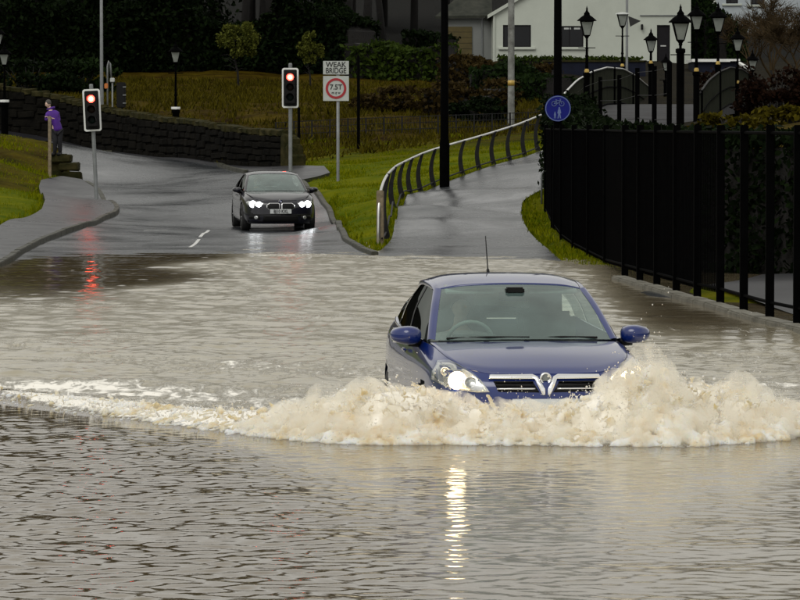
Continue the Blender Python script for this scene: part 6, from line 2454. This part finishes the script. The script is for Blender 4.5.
def crest_at(t):
    k = np.clip(t, 0, 1) * (len(CRESTD) - 1)
    i = np.minimum(k.astype(int), len(CRESTD) - 2)
    f = (k - i)[:, None]
    p = CRESTD[i] * (1 - f) + CRESTD[i + 1] * f
    d = CRESTD[i + 1] - CRESTD[i]
    nrm = np.stack([d[:, 1], -d[:, 0]], 1)
    nrm /= np.linalg.norm(nrm, axis=1)[:, None]
    return p, nrm            # nrm points toward the camera side (front of the wave)


def blob_set(n, hscale, rlo, rhi, tmin=.02, tmax=.99, power=1.0):
    t = r6.uniform(tmin, tmax, n)
    p, q = crest_at(t)
    # wander along the wave: gusts of higher and lower spray
    gust = np.array([.80 + .55 * noise.noise(Vector((x * 2.1, 4.2, 0))) + .35 * noise.noise(Vector((x * 6.0, 1.2, 3))) for x in p[:, 0]])
    h = p[:, 2] * np.clip(gust, .45, 1.35) * hscale
    u = r6.uniform(-1, 1, n)                         # -1 front toe, 0 crest, 1 back
    front = .75 * (.35 + 1.35 * p[:, 2])
    backw = .75 * (.40 + 1.1 * p[:, 2])
    off = np.where(u < 0, -u * front, -u * backw)    # + is toward the camera
    prof = np.where(u < 0, (1 - (-u)) ** .85, (1 - u) ** .7)
    z = h * prof * (1 - r6.uniform(0, 1, n) ** 2 * .75)
    c = np.column_stack([p[:, 0] + q[:, 0] * off + r6.normal(0, .02, n), p[:, 1] + q[:, 1] * off, z])
    rad = r6.uniform(rlo, rhi, n) * (.55 + 1.0 * np.clip(p[:, 2] / .4, 0, 1))
    return c, rad, prof


C1, R1, _ = blob_set(15000, .88, .011, .034)
# ragged fingers of water above and in front of the wave
CJ, RJ = [], []
for _ in range(2600):
    t = np.array([r6.uniform(.06, .97)])
    p, q = crest_at(t)
    p, q = p[0], q[0]
    hh = p[2]
    if r6.uniform() > .25 + hh * 2:
        continue
    off = r6.uniform(-.5, .55) * (.3 + hh)
    base = np.array([p[0] + q[0] * off, p[1] + q[1] * off, hh * (1 - abs(off) / (.45 + hh * 1.4)) * r6.uniform(.6, .95)])
    v = np.array([r6.normal(0, .5) + (.5 if p[0] > 1.1 else -.5) * r6.uniform(0, 1.0), -r6.uniform(-.2, .7), r6.uniform(.4, 1.3)])
    L = r6.uniform(.04, .19) * (.5 + 1.6 * hh)
    nb = 9
    r0 = r6.uniform(.007, .017)
    for k in range(nb):
        s_ = k / (nb - 1)
        CJ.append(base + v * L * s_ + np.array([0, 0, -L * .5 * s_ * s_]) + r6.normal(0, .006, 3))
        RJ.append(r0 * (1 - .68 * s_) * r6.uniform(.8, 1.2))
CJ, RJ = np.array(CJ), np.array(RJ)
CA = np.concatenate([C1, CJ])
RA = np.concatenate([R1, RJ])
# keep the spray out of the car's own volume
cl = np.array(CAR['loc'])
cyw, syw = math.cos(-CAR['yaw']), math.sin(-CAR['yaw'])


def outside_car(C):
    d = C - cl
    lx = d[:, 0] * cyw - d[:, 1] * syw
    ly = d[:, 0] * syw + d[:, 1] * cyw
    lim = np.clip(np.interp(ly, [-.02, .15, .4, .9], [.30, .62, .80, .92]), 0, 1)
    return ~((np.abs(lx) < lim) & (ly > -.03) & (ly < 4.3))


ok = outside_car(CA)
V, F = balls(CA[ok], RA[ok], 1)
tme = mesh_np('spray_tmp', V, F)
tob = bpy.data.objects.new('spray_tmp', tme)
COL.objects.link(tob)
rm = tob.modifiers.new('r', 'REMESH')
rm.mode = 'VOXEL'
rm.voxel_size = .011
rm.use_smooth_shade = True
bpy.context.view_layer.update()
dg = bpy.context.evaluated_depsgraph_get()
sme = bpy.data.meshes.new_from_object(tob.evaluated_get(dg))
bpy.data.objects.remove(tob)
nv_ = len(sme.vertices)
co = np.empty(nv_ * 3, np.float32)
sme.vertices.foreach_get('co', co)
co = co.reshape(-1, 3)
no_ = np.empty(nv_ * 3, np.float32)
sme.vertices.foreach_get('normal', no_)
no_ = no_.reshape(-1, 3)
# relax the surface into soft heaving sheets, then tear it along the direction the water is thrown
ne_ = len(sme.edges)
ed = np.empty(ne_ * 2, np.int32)
sme.edges.foreach_get('vertices', ed)
ed = ed.reshape(-1, 2)
deg = np.bincount(ed.ravel(), minlength=nv_).astype(np.float32)[:, None]
for _ in range(5):
    acc = np.zeros_like(co)
    for k in range(3):
        acc[:, k] = np.bincount(ed[:, 0], co[ed[:, 1], k], nv_) + np.bincount(ed[:, 1], co[ed[:, 0], k], nv_)
    co = co * .45 + acc / np.maximum(deg, 1) * .55
dn = np.array([.016 * noise.noise(Vector((x * 7, y * 5, z_ * 6))) + .012 * noise.noise(Vector((x * 26, y * 12, z_ * 9 + 5))) + .006 * noise.noise(Vector((x * 55, y * 30, z_ * 24))) for x, y, z_ in co.tolist()], dtype=np.float32)
co = co + no_ * dn[:, None]
sme.vertices.foreach_set('co', co.ravel())
sme.name = 'spray'
sme.materials.clear()
for p in sme.polygons:
    p.use_smooth = True
sme.update()
print('SPRAY', nv_, len(sme.polygons))
tag(link('spray', sme, M['spray']), 'creamy brown bow wave of spray thrown up around the nose of the blue hatchback', 'spray', kind='stuff')
# loose drops
N = 60000
C2, R2, pr = blob_set(N, 1.0, .0013, .0042, .10, .98)
clus = np.array([max(0, .45 + 1.6 * noise.noise(Vector((x * 4.5, y * 4.5, 9)))) for x, y, z_ in C2.tolist()])
C2[:, 2] += r6.exponential(.075, N) * (.2 + 2.4 * pr * np.clip(C2[:, 2], 0, .5)) * clus
C2[:, :2] += r6.normal(0, .05, (N, 2))
up_ = (pr > .35) | (r6.uniform(0, 1, N) < .25)
C2, R2 = C2[up_], R2[up_]
ok = outside_car(C2)
OV = np.array([(1, 0, 0), (-1, 0, 0), (0, 1, 0), (0, -1, 0), (0, 0, 1.3), (0, 0, -1.3)], float)
OF = np.array([(0, 2, 4), (2, 1, 4), (1, 3, 4), (3, 0, 4), (2, 0, 5), (1, 2, 5), (3, 1, 5), (0, 3, 5)])
C2, R2 = C2[ok], R2[ok]
v = (C2[:, None, :] + OV[None] * R2[:, None, None]).reshape(-1, 3)
f = (OF[None] + (np.arange(len(C2)) * 6)[:, None, None]).reshape(-1, 3)
tag(link('spray_drops', mesh_np('spray_drops', v, f, True), M['droplet']), 'loose flying water drops above the bow wave', 'spray', kind='stuff')

# fine airborne mist that softens the wave: a thin even veil of water specks hugging the plume
CM, RM, prm = blob_set(2400, 1.04, .050, .090, .30, .97)
CM[:, 2] += .02
okm = outside_car(CM) & (CM[:, 2] > .05)
V, F = balls(CM[okm], RM[okm], 1)
mob = bpy.data.objects.new('mist_tmp', mesh_np('mist_tmp', V, F))
COL.objects.link(mob)
rm = mob.modifiers.new('r', 'REMESH')
rm.mode = 'VOXEL'
rm.voxel_size = .03
bpy.context.view_layer.update()
dg = bpy.context.evaluated_depsgraph_get()
mme = bpy.data.meshes.new_from_object(mob.evaluated_get(dg))
bpy.data.objects.remove(mob)
mme.materials.clear()
mm = bpy.data.materials.new('spray_mist')
mm.use_nodes = True
nt = mm.node_tree
nt.nodes.remove(nt.nodes['Principled BSDF'])
pv = nt.nodes.new('ShaderNodeVolumePrincipled')
pv.inputs['Color'].default_value = (.988, .962, .89, 1)
pv.inputs['Anisotropy'].default_value = .2
geo = nt.nodes.new('ShaderNodeNewGeometry')
mp_ = nt.nodes.new('ShaderNodeMapping')
mp_.inputs['Scale'].default_value = (9, 6, 4.5)
nt.links.new(geo.outputs['Position'], mp_.inputs['Vector'])
no = nd(nt, 'ShaderNodeTexNoise', Scale=1.0, Detail=5.0, Roughness=.65)
nt.links.new(mp_.outputs[0], no.inputs['Vector'])
mr = nt.nodes.new('ShaderNodeMapRange')
mr.inputs[1].default_value = .42
mr.inputs[2].default_value = .66
mr.inputs[3].default_value = .0
mr.inputs[4].default_value = 15.0
nt.links.new(no.outputs['Fac'], mr.inputs[0])
nt.links.new(mr.outputs[0], pv.inputs['Density'])
nt.links.new(pv.outputs[0], nt.nodes['Material Output'].inputs['Volume'])
tag(link('spray_mist', mme, mm), 'fine pale mist of water specks hanging over the bow wave', 'spray', kind='stuff')
